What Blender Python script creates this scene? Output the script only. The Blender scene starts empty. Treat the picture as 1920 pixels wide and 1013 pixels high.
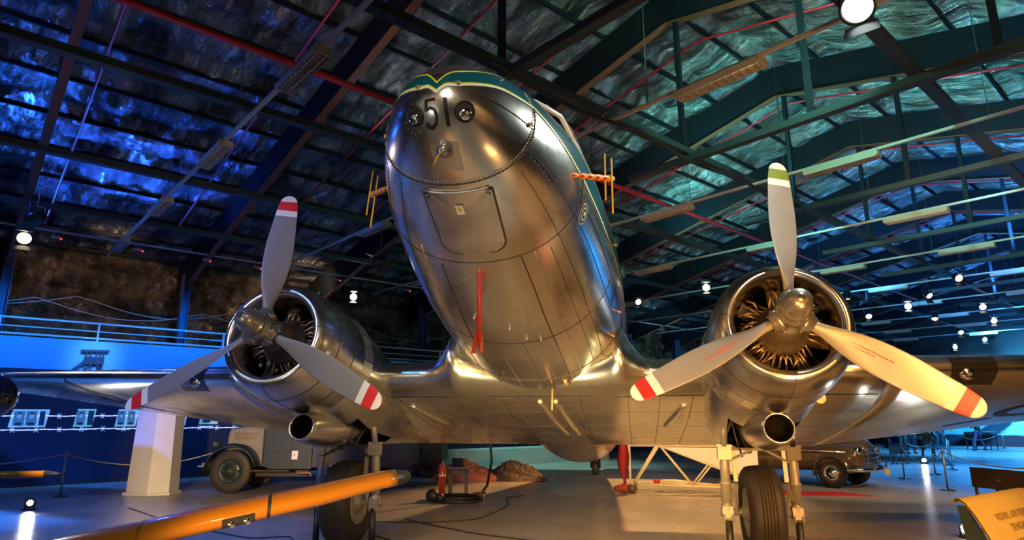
import bpy, math, random
from math import sin, cos, tan, pi, radians, sqrt, atan2, exp
from mathutils import Vector, Matrix, noise
from mathutils.bvhtree import BVHTree
random.seed(7)
SC = bpy.context.scene
COL = SC.collection
# ------------------------------------------------------------------ camera
CAM = Vector((1.289, -6.512, 1.753)); FPX = 1188.85
PITCH = radians(13.09); YAW = radians(10.74); ATT = radians(11.46)
cd = bpy.data.cameras.new('camera'); cam = bpy.data.objects.new('camera', cd); COL.objects.link(cam)
cam.location = CAM; cam.rotation_euler = (pi/2+PITCH, 0, YAW)
cd.sensor_width = 36; cd.lens = 36*FPX/1920; cd.clip_start = .05; cd.clip_end = 300
SC.camera = cam
# hall axes: a along the left wall, b towards it; origin on the floor near the front of the hall
AZ = radians(38); HA = Vector((sin(AZ), cos(AZ), 0)); HB = Vector((-cos(AZ), sin(AZ), 0)); HO = Vector((CAM.x, CAM.y, 0))
def H(a, b, z=0.0): return HO+HA*a+HB*b+Vector((0, 0, z))
HROT = atan2(HA.y, HA.x)
# aircraft frame (x sideways, y aft, z up, origin midway between the propeller hubs)
ZH = 2.73
def air(x, y, z): return Vector((x, y*cos(ATT)+z*sin(ATT), -y*sin(ATT)+z*cos(ATT)+ZH))
def toair(x, y, z):
    z -= ZH; return Vector((x, y*cos(ATT)-z*sin(ATT), y*sin(ATT)+z*cos(ATT)))
# ------------------------------------------------------------------ mesh builder
class MB:
    def __init__(s, xf=None): s.v = []; s.f = []; s.m = []; s.sm = []; s.xf = xf
    def add(s, vs, fs, mi=0, smooth=False):
        n = len(s.v); s.v += [Vector(p) for p in vs]
        for f in fs: s.f.append([n+i for i in f]); s.m.append(mi); s.sm.append(smooth)
        return s
    def box(s, c, d, rot=None, mi=0, taper=None):
        c = Vector(c); x, y, z = d[0]/2, d[1]/2, d[2]/2; vs = []
        for k in (-1, 1):
            for i, j in ((-1, -1), (1, -1), (1, 1), (-1, 1)):
                t = 1 if (taper is None or k < 0) else taper
                p = Vector((i*x*t, j*y*t, k*z))
                if rot is not None: p = rot @ p
                vs.append(c+p)
        return s.add(vs, [(0, 3, 2, 1), (4, 5, 6, 7), (0, 1, 5, 4), (1, 2, 6, 5), (2, 3, 7, 6), (3, 0, 4, 7)], mi)
    def bar(s, p, q, w, h, up=(0, 0, 1), mi=0):
        p, q = Vector(p), Vector(q); d = (q-p); L = d.length; d.normalize(); up = Vector(up)
        sd = d.cross(up)
        if sd.length < 1e-4: sd = d.cross(Vector((0, 1, 0)))
        sd.normalize(); u = sd.cross(d)
        vs = [pt+sd*i*w/2+u*j*h/2 for pt in (p, q) for i, j in ((-1, -1), (1, -1), (1, 1), (-1, 1))]
        return s.add(vs, [(0, 3, 2, 1), (4, 5, 6, 7), (0, 1, 5, 4), (1, 2, 6, 5), (2, 3, 7, 6), (3, 0, 4, 7)], mi)
    def loft(s, rings, mi=0, cap0=False, cap1=False, closed=True, smooth=True, skip=None):
        n = len(rings[0]); b = len(s.v)
        for r in rings: s.v += [Vector(p) for p in r]
        for i in range(len(rings)-1):
            for j in range(n if closed else n-1):
                if skip and skip(i, j): continue
                k = (j+1) % n
                s.f.append([b+i*n+j, b+i*n+k, b+(i+1)*n+k, b+(i+1)*n+j])
                s.m.append(mi(i, j) if callable(mi) else mi); s.sm.append(smooth)
        if cap0: s.f.append([b+j for j in range(n)][::-1]); s.m.append(mi(0, 0) if callable(mi) else mi); s.sm.append(False)
        if cap1: s.f.append([b+(len(rings)-1)*n+j for j in range(n)]); s.m.append(mi(len(rings)-2, 0) if callable(mi) else mi); s.sm.append(False)
        return s
    def tube(s, pts, r, n=10, mi=0, caps=True, smooth=True):
        pts = [Vector(p) for p in pts]; rings = []; rr = r if isinstance(r, (list, tuple)) else [r]*len(pts)
        d0 = (pts[1]-pts[0]).normalized(); u = d0.cross(Vector((0, 0, 1)))
        if u.length < .05: u = d0.cross(Vector((0, 1, 0)))
        u.normalize()
        for i, p in enumerate(pts):
            d = (pts[min(i+1, len(pts)-1)]-pts[max(i-1, 0)]).normalized()
            u = (u-d*u.dot(d)).normalized(); w = d.cross(u)
            rings.append([p+(u*cos(2*pi*k/n)+w*sin(2*pi*k/n))*rr[i] for k in range(n)])
        return s.loft(rings, mi, caps, caps, True, smooth)
    def lathe(s, prof, o, d, n=32, mi=0, smooth=True, cap0=False, cap1=False):
        # prof: (distance along d, radius)
        o, d = Vector(o), Vector(d).normalized(); u = d.cross(Vector((0, 0, 1)))
        if u.length < .05: u = d.cross(Vector((0, 1, 0)))
        u.normalize(); w = d.cross(u)
        rings = [[o+d*t+(u*cos(2*pi*k/n)+w*sin(2*pi*k/n))*max(r, 1e-4) for k in range(n)] for t, r in prof]
        return s.loft(rings, mi, cap0, cap1, True, smooth)
    def ball(s, c, r, n=16, sc=(1, 1, 1), mi=0):
        c = Vector(c); rings = []
        for i in range(n//2+1):
            t = pi*i/(n//2)
            rings.append([c+Vector((sc[0]*r*sin(max(t, .001) if i < n//2 else pi-.001)*cos(2*pi*k/n), sc[1]*r*sin(max(t, .001) if i < n//2 else pi-.001)*sin(2*pi*k/n), sc[2]*r*cos(t))) for k in range(n)])
        return s.loft(rings, mi, False, False, True, True)
    def poly(s, pts, h, mi=0):
        # pts: outline, h: extrusion vector
        pts = [Vector(p) for p in pts]; h = Vector(h); n = len(pts)
        return s.add(pts+[p+h for p in pts], [list(range(n))[::-1], [n+i for i in range(n)]]+[(i, (i+1) % n, n+(i+1) % n, n+i) for i in range(n)], mi)
    def build(s, name, mats, parent=None, flat=False):
        me = bpy.data.meshes.new(name)
        vs = [s.xf(p) for p in s.v] if s.xf else s.v
        me.from_pydata([tuple(p) for p in vs], [], s.f)
        if not isinstance(mats, (list, tuple)): mats = [mats]
        for m in mats: me.materials.append(m)
        me.polygons.foreach_set('material_index', s.m)
        me.polygons.foreach_set('use_smooth', [False if flat else x for x in s.sm])
        me.update()
        import bmesh
        bm = bmesh.new(); bm.from_mesh(me); bmesh.ops.recalc_face_normals(bm, faces=bm.faces); bm.to_mesh(me); bm.free()
        o = bpy.data.objects.new(name, me); COL.objects.link(o)
        if parent is not None: o.parent = parent
        return o
def tag(o, label=None, cat=None, group=None, kind=None):
    if label: o['label'] = label
    if cat: o['category'] = cat
    if group: o['group'] = group
    if kind: o['kind'] = kind
    return o
def empty(name, loc, label, cat, group=None, rz=0, rx=0):
    o = bpy.data.objects.new(name, None); COL.objects.link(o); o.location = loc; o.rotation_euler = (rx, 0, rz)
    o.empty_display_size = .2
    return tag(o, label, cat, group)
def local(o, p):   # world point into an object's frame
    M = Matrix.Translation(o.location) @ o.rotation_euler.to_matrix().to_4x4()
    return M.inverted() @ Vector(p)
def copy_tree(o, parent=None):
    c = o.copy(); COL.objects.link(c); c.parent = parent
    for ch in [x for x in COL.objects if x.parent == o]: copy_tree(ch, c)
    return c
def rotz(a): return Matrix.Rotation(a, 3, 'Z')
# ------------------------------------------------------------------ materials
MATS = {}
def mat(name, col, rough=.5, metal=0.0, emit=None, es=0, noise_amt=0, noise_scale=5, bump=0, bump_scale=20, rvar=0, spec=.5, trans=0, coat=0, stretch=None, ior=1.45, tint=None):
    if name in MATS: return MATS[name]
    m = bpy.data.materials.new(name); m.use_nodes = True; nt = m.node_tree; N = nt.nodes; L = nt.links
    b = N['Principled BSDF']; b.inputs['Base Color'].default_value = (*col, 1); b.inputs['Roughness'].default_value = rough
    b.inputs['Metallic'].default_value = metal; b.inputs['Specular IOR Level'].default_value = spec; b.inputs['IOR'].default_value = ior
    b.inputs['Transmission Weight'].default_value = trans; b.inputs['Coat Weight'].default_value = coat
    if emit: b.inputs['Emission Color'].default_value = (*emit, 1); b.inputs['Emission Strength'].default_value = es
    tc = N.new('ShaderNodeTexCoord'); mp = N.new('ShaderNodeMapping'); L.new(tc.outputs['Object'], mp.inputs['Vector'])
    if stretch: mp.inputs['Scale'].default_value = stretch
    nz = N.new('ShaderNodeTexNoise'); nz.inputs['Scale'].default_value = noise_scale; nz.inputs['Detail'].default_value = 6
    L.new(mp.outputs[0], nz.inputs['Vector'])
    if noise_amt:
        mx = N.new('ShaderNodeMix'); mx.data_type = 'RGBA'
        t = tint or tuple(max(0, c*(1-noise_amt)) for c in col)
        mx.inputs['A'].default_value = (*t, 1); mx.inputs['B'].default_value = (*tuple(min(1, c*(1+noise_amt*.5)) for c in col), 1)
        rp = N.new('ShaderNodeValToRGB'); rp.color_ramp.elements[0].position = .2; rp.color_ramp.elements[1].position = .8
        L.new(nz.outputs['Fac'], rp.inputs[0]); L.new(rp.outputs[0], mx.inputs['Factor']); L.new(mx.outputs['Result'], b.inputs['Base Color'])
    if rvar:
        mr = N.new('ShaderNodeMapRange'); mr.inputs['To Min'].default_value = max(.02, rough-rvar); mr.inputs['To Max'].default_value = rough+rvar
        mr.inputs['From Min'].default_value = .2; mr.inputs['From Max'].default_value = .8
        L.new(nz.outputs['Fac'], mr.inputs['Value']); L.new(mr.outputs[0], b.inputs['Roughness'])
    if bump:
        n2 = N.new('ShaderNodeTexNoise'); n2.inputs['Scale'].default_value = bump_scale; n2.inputs['Detail'].default_value = 4; L.new(mp.outputs[0], n2.inputs['Vector'])
        bp = N.new('ShaderNodeBump'); bp.inputs['Strength'].default_value = 1; bp.inputs['Distance'].default_value = bump; L.new(n2.outputs['Fac'], bp.inputs['Height']); L.new(bp.outputs[0], b.inputs['Normal'])
    MATS[name] = m; return m
alu = mat('polished_aluminium', (.74, .70, .62), .24, 1, noise_amt=.08, noise_scale=1.6, rvar=.09, bump=.0045, bump_scale=2.6)
alu_dull = mat('weathered_aluminium', (.62, .60, .56), .42, 1, noise_amt=.3, noise_scale=4, rvar=.08, bump=.004, bump_scale=3)
alu_cowl = mat('cowling_aluminium', (.66, .65, .61), .24, 1, noise_amt=.12, noise_scale=2, rvar=.09, bump=.002, bump_scale=3)
alu_wing = mat('wing_aluminium', (.74, .71, .60), .27, 1, noise_amt=.05, noise_scale=1.2, rvar=.08, bump=.003, bump_scale=1.5)
seam = mat('dark_seam', (.035, .03, .025), .6)
rivet_m = mat('rivet_heads', (.33, .31, .28), .35, .9)
teal = mat('teal_stripe_paint', (.004, .075, .105), .3, coat=.3)
yellow_line = mat('yellow_line_paint', (.62, .66, .05), .35)
white_line = mat('white_line_paint', (.75, .75, .68), .35)
black_paint = mat('antiglare_black_paint', (.035, .033, .033), .55)
digit_m = mat('digit_black_paint', (.006, .006, .008), .4)
blade_l = mat('grey_blade_paint', (.21, .21, .215), .42, noise_amt=.06, noise_scale=3)
blade_r = mat('bare_grey_blade_metal', (.36, .36, .33), .36, .35, noise_amt=.1, noise_scale=4)
red_tip = mat('red_tip_paint', (.62, .02, .02), .4); white_tip = mat('white_tip_paint', (.72, .72, .70), .4); green_tip = mat('green_tip_paint', (.16, .24, .02), .4)
hub_m = mat('hub_grey_metal', (.36, .35, .32), .3, .8, noise_amt=.15, noise_scale=8)
engine_m = mat('engine_grey', (.085, .07, .055), .5, .3, noise_amt=.4, noise_scale=18)
rod_m = mat('pushrod_bronze', (.50, .36, .20), .4, .7, noise_amt=.3, noise_scale=12)
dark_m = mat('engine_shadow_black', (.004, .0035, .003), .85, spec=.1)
rubber = mat('tyre_rubber', (.028, .023, .02), .55, bump=.002, bump_scale=40, noise_amt=.3)
strut_m = mat('gear_grey_paint', (.27, .255, .22), .38, .3, noise_amt=.15, noise_scale=10)
steel_dark = mat('dark_steel', (.045, .042, .04), .45, .6)
glass_dark = mat('dark_glass', (.02, .02, .02), .06, 0, spec=.9)
glass_clear = mat('clear_glass', (.9, .92, .95), .03, trans=1.0)
lens_m = mat('reflector', (.85, .84, .8), .12, 1)
yel_rope = mat('yellow_guard', (.72, .42, .03), .45); red_rope = mat('red_guard', (.5, .03, .02), .45)
red_paint = mat('red_paint', (.5, .02, .015), .35, coat=.3)
wood_m = mat('bare_wood', (.42, .26, .1), .5)
# ================================================================== THE HALL
conc = mat('polished_concrete', (.34, .31, .27), .27, noise_amt=.22, noise_scale=.45, rvar=.08, bump=.0012, bump_scale=3, spec=.55)
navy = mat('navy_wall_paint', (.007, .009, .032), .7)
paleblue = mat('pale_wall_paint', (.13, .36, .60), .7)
grey_wall = mat('grey_wall_paint', (.28, .32, .33), .7)
def foil(name, col, sx, sy, rough=.3, bumpd=.05):
    m = bpy.data.materials.new(name); m.use_nodes = True; nt = m.node_tree; N = nt.nodes; L = nt.links
    b = N['Principled BSDF']; b.inputs['Metallic'].default_value = .92; b.inputs['Roughness'].default_value = rough
    tc = N.new('ShaderNodeTexCoord'); m0 = N.new('ShaderNodeMapping'); m0.inputs['Rotation'].default_value = (0, 0, -HROT); L.new(tc.outputs['Object'], m0.inputs[0])
    mp = N.new('ShaderNodeMapping'); mp.inputs['Scale'].default_value = (sx, sy, 1.2); L.new(m0.outputs[0], mp.inputs[0])
    n1 = N.new('ShaderNodeTexNoise'); n1.inputs['Scale'].default_value = 1.6; n1.inputs['Detail'].default_value = 7; n1.inputs['Roughness'].default_value = .62; n1.inputs['Distortion'].default_value = 1.2; L.new(mp.outputs[0], n1.inputs['Vector'])
    vo = N.new('ShaderNodeTexVoronoi'); vo.inputs['Scale'].default_value = 2.3; L.new(mp.outputs[0], vo.inputs['Vector'])
    ad = N.new('ShaderNodeMath'); ad.operation = 'ADD'; L.new(n1.outputs['Fac'], ad.inputs[0]); 
    ml = N.new('ShaderNodeMath'); ml.operation = 'MULTIPLY'; ml.inputs[1].default_value = .35; L.new(vo.outputs['Distance'], ml.inputs[0]); L.new(ml.outputs[0], ad.inputs[1])
    bp = N.new('ShaderNodeBump'); bp.inputs['Distance'].default_value = bumpd; L.new(ad.outputs[0], bp.inputs['Height']); L.new(bp.outputs[0], b.inputs['Normal'])
    rp = N.new('ShaderNodeValToRGB'); rp.color_ramp.elements[0].color = (*[c*.25 for c in col], 1); rp.color_ramp.elements[1].color = (*col, 1)
    rp.color_ramp.elements[0].position = .4; rp.color_ramp.elements[1].position = .62
    n3 = N.new('ShaderNodeTexNoise'); n3.inputs['Scale'].default_value = .9; n3.inputs['Detail'].default_value = 3; L.new(mp.outputs[0], n3.inputs['Vector'])
    L.new(n3.outputs['Fac'], rp.inputs[0]); L.new(rp.outputs[0], b.inputs['Base Color'])
    return m
foil_roof = foil('wrinkled_foil_insulation', (.55, .57, .57), 2.4, .6, .24, .34)
foil_wall = foil('brown_foil_blanket', (.30, .23, .15), 1.6, 1.6, .3, .3)
beam_m = mat('dark_green_steel', (.014, .024, .026), .6)
rafter_m = mat('dark_navy_steel', (.006, .008, .012), .7, spec=.2)
rust_m = mat('rust_flange', (.13, .042, .018), .7)
col_blue = mat('blue_column_paint', (.03, .07, .17), .5)
conduit_m = mat('galvanised_conduit', (.36, .33, .28), .5, .3)
pipe_red = mat('sprinkler_red', (.42, .012, .02), .4)
black_m = mat('matt_black', (.012, .012, .013), .5)
tan_wall = mat('tan_wall_paint', (.38, .32, .24), .7, noise_amt=.4, noise_scale=.5)  # warm tan chosen so the unseen walls reflect gold into the aircraft skin
A0, A1, B0, B1, BR = -14.0, 49.6, -13.0, 23.6, 6.5
def roofz(b): return 9.53-.217*(b-BR) if b >= BR else 9.53-.217*(BR-b)       # underside of the rafters
mb = MB(); mb.box(H(20, 5.3, -.1), (A1-A0+1, B1-B0+1, .2), rotz(HROT)); tag(mb.build('floor', conc), 'polished grey concrete hangar floor', None, None, 'structure')
def wallbox(name, a0, b0, a1, b1, z0, z1, t, m, label):
    mb = MB(); mb.bar(H(a0, b0, (z0+z1)/2), H(a1, b1, (z0+z1)/2), t, z1-z0, mi=0); o = mb.build(name, m); tag(o, label, None, None, 'structure'); return o
wallbox('wall_right', A0, B0, A1, B0, 0, 6.6, .2, tan_wall, 'tan hangar wall on the far right side')
wallbox('wall_back', A0, B0, A0, B1, 0, 9.7, .2, tan_wall, 'tan hangar wall behind the viewer')
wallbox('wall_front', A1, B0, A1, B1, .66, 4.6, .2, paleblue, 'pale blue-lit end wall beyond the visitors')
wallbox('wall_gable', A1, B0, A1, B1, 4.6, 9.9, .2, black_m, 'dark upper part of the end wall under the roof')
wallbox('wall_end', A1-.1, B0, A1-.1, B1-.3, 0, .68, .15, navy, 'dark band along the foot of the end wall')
# outer wall hung with foil blankets
mb = MB(); rings = []
nu, nv = 760, 64
for j in range(nv+1):
    z = 3.0+3.9*j/nv; r = []
    for i in range(nu+1):
        a = A0+(A1-A0)*i/nu
        ph = (z-3.0) % .85/.85
        sag = .16*sin(pi*ph)**.6
        w = noise.noise(Vector((a*1.3, z*2.5, 1)))*.13+noise.noise(Vector((a*4, z*5, 3)))*.07+abs(noise.noise(Vector((a*2.2+z*3, z*6, 7))))*.07
        r.append(H(a, B1-.35-sag+w, z))
    rings.append(r)
mb.loft(rings, closed=False); tag(mb.build('wall_left', foil_wall), 'outer hangar wall hung with sagging brown foil blankets', None, None, 'structure')
# partition wall
PB = 21.28
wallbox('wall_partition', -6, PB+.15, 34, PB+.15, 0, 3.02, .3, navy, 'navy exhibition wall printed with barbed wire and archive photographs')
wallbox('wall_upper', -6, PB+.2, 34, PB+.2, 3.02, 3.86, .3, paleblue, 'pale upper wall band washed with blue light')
wallbox('baseboard_left', -6, PB-.03, 34, PB-.03, 0, .1, .06, black_m, 'black skirting along the navy exhibition wall')
# the roof foil, both slopes
for nm, b0, b1, lab in (('ceiling', BR, B1+.2, 'wrinkled foil ceiling sloping down to the left wall'), ('ceiling_right', B0-.2, BR, 'wrinkled foil ceiling sloping down to the right')):
    mb = MB(); rings = []; nb = int((b1-b0)/.14); na = int((A1-A0)/.13)
    for j in range(nb+1):
        b = b0+(b1-b0)*j/nb; r = []
        ph = ((b-BR) % 1.35)/1.35
        sag = .15*sin(pi*ph)**.7
        for i in range(na+1):
            a = A0+(A1-A0)*i/na
            w = noise.noise(Vector((a*.9, b*1.6, 0)))*.10+noise.noise(Vector((a*3.2, b*1.1, 5)))*.09+abs(noise.noise(Vector((a*1.6+b*.7, b*2.4, 9))))*.08
            r.append(H(a, b, roofz(b)+1.02-sag+w))
        rings.append(r)
    mb.loft(rings, closed=False)
    o = mb.build(nm, foil_roof); tag(o, lab, None, None, 'structure')
# rafters and ties every 4.55 m, purlin trays every 1.35 m
FR = [.78+4.55*k for k in range(-3, 12)]
n_ord = ['first', 'second', 'third', 'fourth', 'fifth', 'sixth', 'seventh', 'eighth', 'ninth', 'tenth', 'eleventh', 'twelfth', 'thirteenth', 'fourteenth', 'fifteenth', 'sixteenth', 'seventeenth', 'eighteenth', 'nineteenth', 'twentieth', 'twenty-first', 'twenty-second', 'twenty-third', 'twenty-fourth', 'twenty-fifth', 'twenty-sixth', 'twenty-seventh', 'twenty-eighth', 'twenty-ninth', 'thirtieth']
for k, a in enumerate(FR):
    mb = MB()
    for sgn, bb in ((1, B1-.2), (-1, B0+.2)):
        p0 = H(a, bb, 0); 
        bs = [BR, (bb*.3+BR*.7), (bb*.75+BR*.25), bb]
        dep = [.72, .72, .85, 1.15]
        for i in range(3):
            zt0, zt1 = roofz(bs[i])+.8, roofz(bs[i+1])+.8
            vs = []
            for (b_, zt, dd) in ((bs[i], zt0, dep[i]), (bs[i+1], zt1, dep[i+1])):
                lo = zt-dd-.08
                for da, z_ in ((-.03, zt), (.03, zt), (.03, lo), (-.03, lo)): vs.append(H(a+da, b_, z_))
            mb.add(vs, [(0, 1, 5, 4), (1, 2, 6, 5), (2, 3, 7, 6), (3, 0, 4, 7)], 0)
            for da in (.0,):
                vs = []
                for (b_, zt, dd) in ((bs[i], zt0, dep[i]), (bs[i+1], zt1, dep[i+1])):
                    lo = zt-dd-.08
                    for d2, z_ in ((-.08, lo), (.08, lo), (.08, lo-.025), (-.08, lo-.025)): vs.append(H(a+d2, b_, z_))
                mb.add(vs, [(0, 1, 5, 4), (1, 2, 6, 5), (2, 3, 7, 6), (3, 0, 4, 7)], 1)
    o = mb.build('ceiling_beam', [rafter_m, rust_m]); tag(o, 'sloping dark steel roof rafter, %s along the hall' % n_ord[k], None, 'roof rafters', 'structure')
    # tie with hangers
    mb = MB(); mb.bar(H(a, 7.6, 6.5), H(a, B0+.3, 6.5), .16, .12); o = mb.build('ceiling_beam', beam_m)
    tag(o, 'horizontal steel tie beam hung below the roof, %s along the hall' % n_ord[k], None, 'tie beams', 'structure')
    if k > 3:
        for bb in (6.3, 3.9, 1.4):
            m2 = MB(); m2.bar(H(a, bb, 6.55), H(a, bb, roofz(bb)+.4), .09, .09, up=HA); m2.build('hanger', rafter_m, o)
    # column
    mb = MB()
    for sg in (-1, 1): mb.bar(H(a+.1*sg, B1-1.55, 3.86 if -2 < a < 34 else 0), H(a+.1*sg, B1-1.55, roofz(B1-1.55)+.1), .02, .34, up=HB)
    mb.bar(H(a, B1-1.55, 3.86 if -2 < a < 34 else 0), H(a, B1-1.55, roofz(B1-1.55)+.1), .2, .03, up=HB)
    tag(mb.build('column', col_blue), 'blue steel column rising above the partition, %s along the hall' % n_ord[k], None, 'wall columns', 'structure')
b = B1-.6; k = 0
while b > B0+.5:
    mb = MB(); mb.bar(H(A0, b, roofz(b)+.86), H(A1, b, roofz(b)+.86), .06, .1)
    tag(mb.build('ceiling_beam', rafter_m), 'slim dark purlin under the foil, %s from the left wall' % n_ord[k], None, 'roof purlins', 'structure'); b -= 1.35; k += 1
# lattice-like longitudinal trays at tie height
LR = [(2.4, 'nearest the hall centre line'), (6.26, 'crossing above the aircraft nose'), (9.9, 'passing behind the aircraft nose'), (14.15, 'above the left wing'), (18.1, 'nearest the left wall')]
for b, w in LR:
    mb = MB(); mb.bar(H(A0, b, 6.62), H(A1-1, b, 6.62), .17, .03); 
    mb.bar(H(A0, b-.07, 6.68), H(A1-1, b-.07, 6.68), .015, .1); mb.bar(H(A0, b+.07, 6.68), H(A1-1, b+.07, 6.68), .015, .1)
    o = mb.build('ceiling_beam', beam_m); tag(o, 'long dark green steel runner %s' % w, None, 'roof runners', 'structure')
# light rows across the hall
tube_m = mat('lamp_diffuser', (.62, .60, .55), .35, .2); body_m = mat('lamp_body', (.38, .33, .24), .4, .3)
rows = [(-1.6, [(12.0, 10.7), (7.6, 6.3)], 'above the left edge'), (3.03, [(20.6, 19.3), (16.2, 14.9), (12.35, 11.05), (8.5, 7.2)], 'over the left wing'),
        (7.55, [(14.6, 13.3), (9.2, 7.9), (4.83, 3.55)], 'over the aircraft nose'), (12.05, [(19, 17.7), (8.9, 7.6), (4.95, 3.7)], 'over the right propeller'), (16.65, [(12.7, 11.4), (8.7, 7.4), (5.1, 3.85)], 'just beyond the right propeller'),
        (21.2, [(17, 15.7), (8.6, 7.3), (5.2, 3.95)], 'halfway down the hall'), (25.8, [(12, 10.7), (8.8, 7.5), (5.0, 3.7)], 'past the middle of the hall'), (30.4, [(13, 11.7), (9.0, 7.7), (5.5, 4.2)], 'two thirds down the hall'), (35, [(12.5, 11.2), (9.2, 7.9)], 'towards the end wall'), (39.5, [(13, 11.7), (9.5, 8.2)], 'near the end wall'), (44, [(14, 12.7), (10, 8.7)], 'closest to the end wall')]
pos_w = ['nearest the left wall', 'second from the left wall', 'third from the left wall', 'fourth from the left wall']
light_proto = None
for a, fx, w in rows:
    mb = MB(); mb.bar(H(a, 22, 6.5), H(a, -12, 6.5), .06, .05); o = mb.build('conduit', conduit_m); tag(o, 'pale metal conduit across the hall %s' % w, 'conduit', 'lamp conduits')
    for b in (20, 15, 10.5, 5.4, 2):
        m2 = MB(); m2.bar(H(a, b, 6.52), H(a, b, roofz(b)+.9), .012, .012, up=HA); m2.build('hanger_rod', steel_dark, o)
    for i, (b0, b1) in enumerate(fx):
        if light_proto is None:
            t = empty('fluorescent_lamp', (0, 0, 0), '', 'lamp'); 
            m1 = MB(); m1.box((0, 0, .0), (.24, 1.3, .05)); m1.box((0, 0, .04), (.1, 1.2, .05)); m1.box((0, .66, .0), (.24, .03, .11)); m1.box((0, -.66, .0), (.24, .03, .11)); m1.build('lamp_housing', body_m, t)
            m1 = MB()
            for sx in (-.06, .06): m1.tube([(sx, -.62, -.045), (sx, .62, -.045)], .014, 8)
            m1.build('lamp_tube', tube_m, t)
            m1 = MB()
            for sx in (-.115, -.04, .04, .115): m1.box((sx, 0, -.05), (.006, 1.3, .05))
            for q in range(11): m1.box((0, -.6+q*.12, -.055), (.24, .004, .035))
            m1.build('louvre', conduit_m, t); light_proto = t
        else: t = copy_tree(light_proto)
        t.location = H(a, (b0+b1)/2, 6.42); t.rotation_euler = (0, 0, HROT)
        tag(t, 'unlit fluorescent batten %s, %s' % (w, pos_w[i]), 'lamp', 'unlit fluorescent battens')
# red sprinkler mains and branches
def pipe(name, p, q, r, m, label, cat, group=None):
    mb = MB(); mb.tube([p, q], r, 10); return tag(mb.build(name, m), label, cat, group)
pipe('sprinkler_main', H(A0+1, 8.8, 7.2), H(34, 9.6, 7.2), .055, pipe_red, 'thick red sprinkler main running the length of the hall', 'pipe')
for a, w in ((1.3, 'at the upper left'), (4.2, 'beside the big rafter'), (6.6, 'behind the aircraft nose'), (8.6, 'above the cockpit'), (11, 'right of the cockpit'), (15.2, 'above the right propeller'), (19.8, 'beyond the right propeller'), (24.2, 'half way down the hall'), (28.9, 'towards the far end')):
    mb = MB(); mb.tube([H(a, 20, roofz(20)+.1), H(a, BR, roofz(BR)+.1), H(a, 0, roofz(0)+.1)], .026, 8)
    tag(mb.build('sprinkler_pipe', pipe_red), 'thin red sprinkler branch pipe under the foil %s' % w, 'pipe', 'sprinkler branches')
# track with small devices
pipe('lighting_track', H(-6, 19.85, 6.5), H(34, 19.85, 6.5), .025, conduit_m, 'thin grey track along the top of the left wall', 'track')
red_led = mat('red_indicator', (.3, .01, .01), .4, emit=(1, .03, .05), es=2.5)
for i, a in enumerate((1.5, 3.4, 5.2, 6.7, 9.4, 12.2)):
    t = empty('motion_sensor', H(a, 19.85, 6.34), 'small device with a red dot hung from the wall track, %s from the left' % n_ord[i], 'sensor', 'devices on the wall track', rz=HROT)
    m1 = MB(); m1.bar((0, 0, .16), (0, 0, 0), .015, .015); m1.box((.05, 0, 0), (.2, .06, .05)); m1.build('sensor_body', conduit_m, t)
    m1 = MB(); m1.ball((.17, -.02, -.03), .028, 10); m1.build('indicator', red_led, t)
# railing on the partition
rail_m = mat('pale_rail_paint', (.42, .47, .52), .5)
t = empty('railing', H(3, PB+.3, 3.86), 'pale metal railing along the top of the blue wall', 'railing', rz=HROT)
mb = MB(); 
for z, w in ((.53, .05), (.30, .03), (.10, .05)): mb.bar((-4, .0, z), (32, .0, z), .04, w)
mb.build('rail', rail_m, t)
for x in (-2.2, .05, 3.5, 6, 9, 12, 15, 18, 22, 26, 30):
    mb = MB(); mb.bar((x, 0, 0), (x, 0, .56), .05, .05); mb.build('post', rail_m, t)
mb = MB(); pts = [(-4+q*.15, .03, .3+.015*sin(q*1.3)) for q in range(240)]; mb.tube(pts, .02, 5); mb.build('cable_bundle', black_m, t)
for q, (z0, z1) in enumerate(((5.1, 4.75), (5.25, 4.9))):
    mb = MB(); mb.tube([H(-3+q+i*.5, B1-1.3, z0-.5*sin(pi*((i*.5) % 4.55)/4.55)*.9) for i in range(40)], .014, 5)
    tag(mb.build('hanging_cable', conduit_m), ['upper slack cable looped along the brown foil wall', 'lower slack cable looped along the brown foil wall'][q], 'cable')
# watch tower silhouette standing on the wall band
tw = mat('tower_silhouette', (.02, .03, .07), .7)
t = empty('watchtower_cutout', H(3.0, PB-.02, 3.02), 'dark cut-out of a wooden watchtower on the blue wall', 'cutout', rz=HROT)
mb = MB()
def tb(x0, z0, x1, z1, w=.03): mb.bar((x0, 0, z0), (x1, 0, z1), .03, w, up=(0, 1, 0))
mb.bar((-.34, 0, .545), (.34, 0, .575), .03, .06); mb.bar((-.24, 0, .29), (.24, 0, .29), .03, .2)
for x in (-.2, -.1, .04, .13, .21): tb(x, .3, x, .56, .025)
mb.build('cabin', tw, t)
mb = MB()
for x in (-.2, -.06, .1, .2): tb(x, 0, x, .22, .025)
tb(-.2, .02, -.06, .18, .015); tb(.1, .18, .2, .02, .015); tb(.1, .1, .2, .1, .015); mb.build('leg_frame', tw, t)
mb = MB(); tb(-.5, 0, -.22, .28, .02); tb(-.44, 0, -.2, .22, .02); mb.build('ladder', tw, t)
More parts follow.
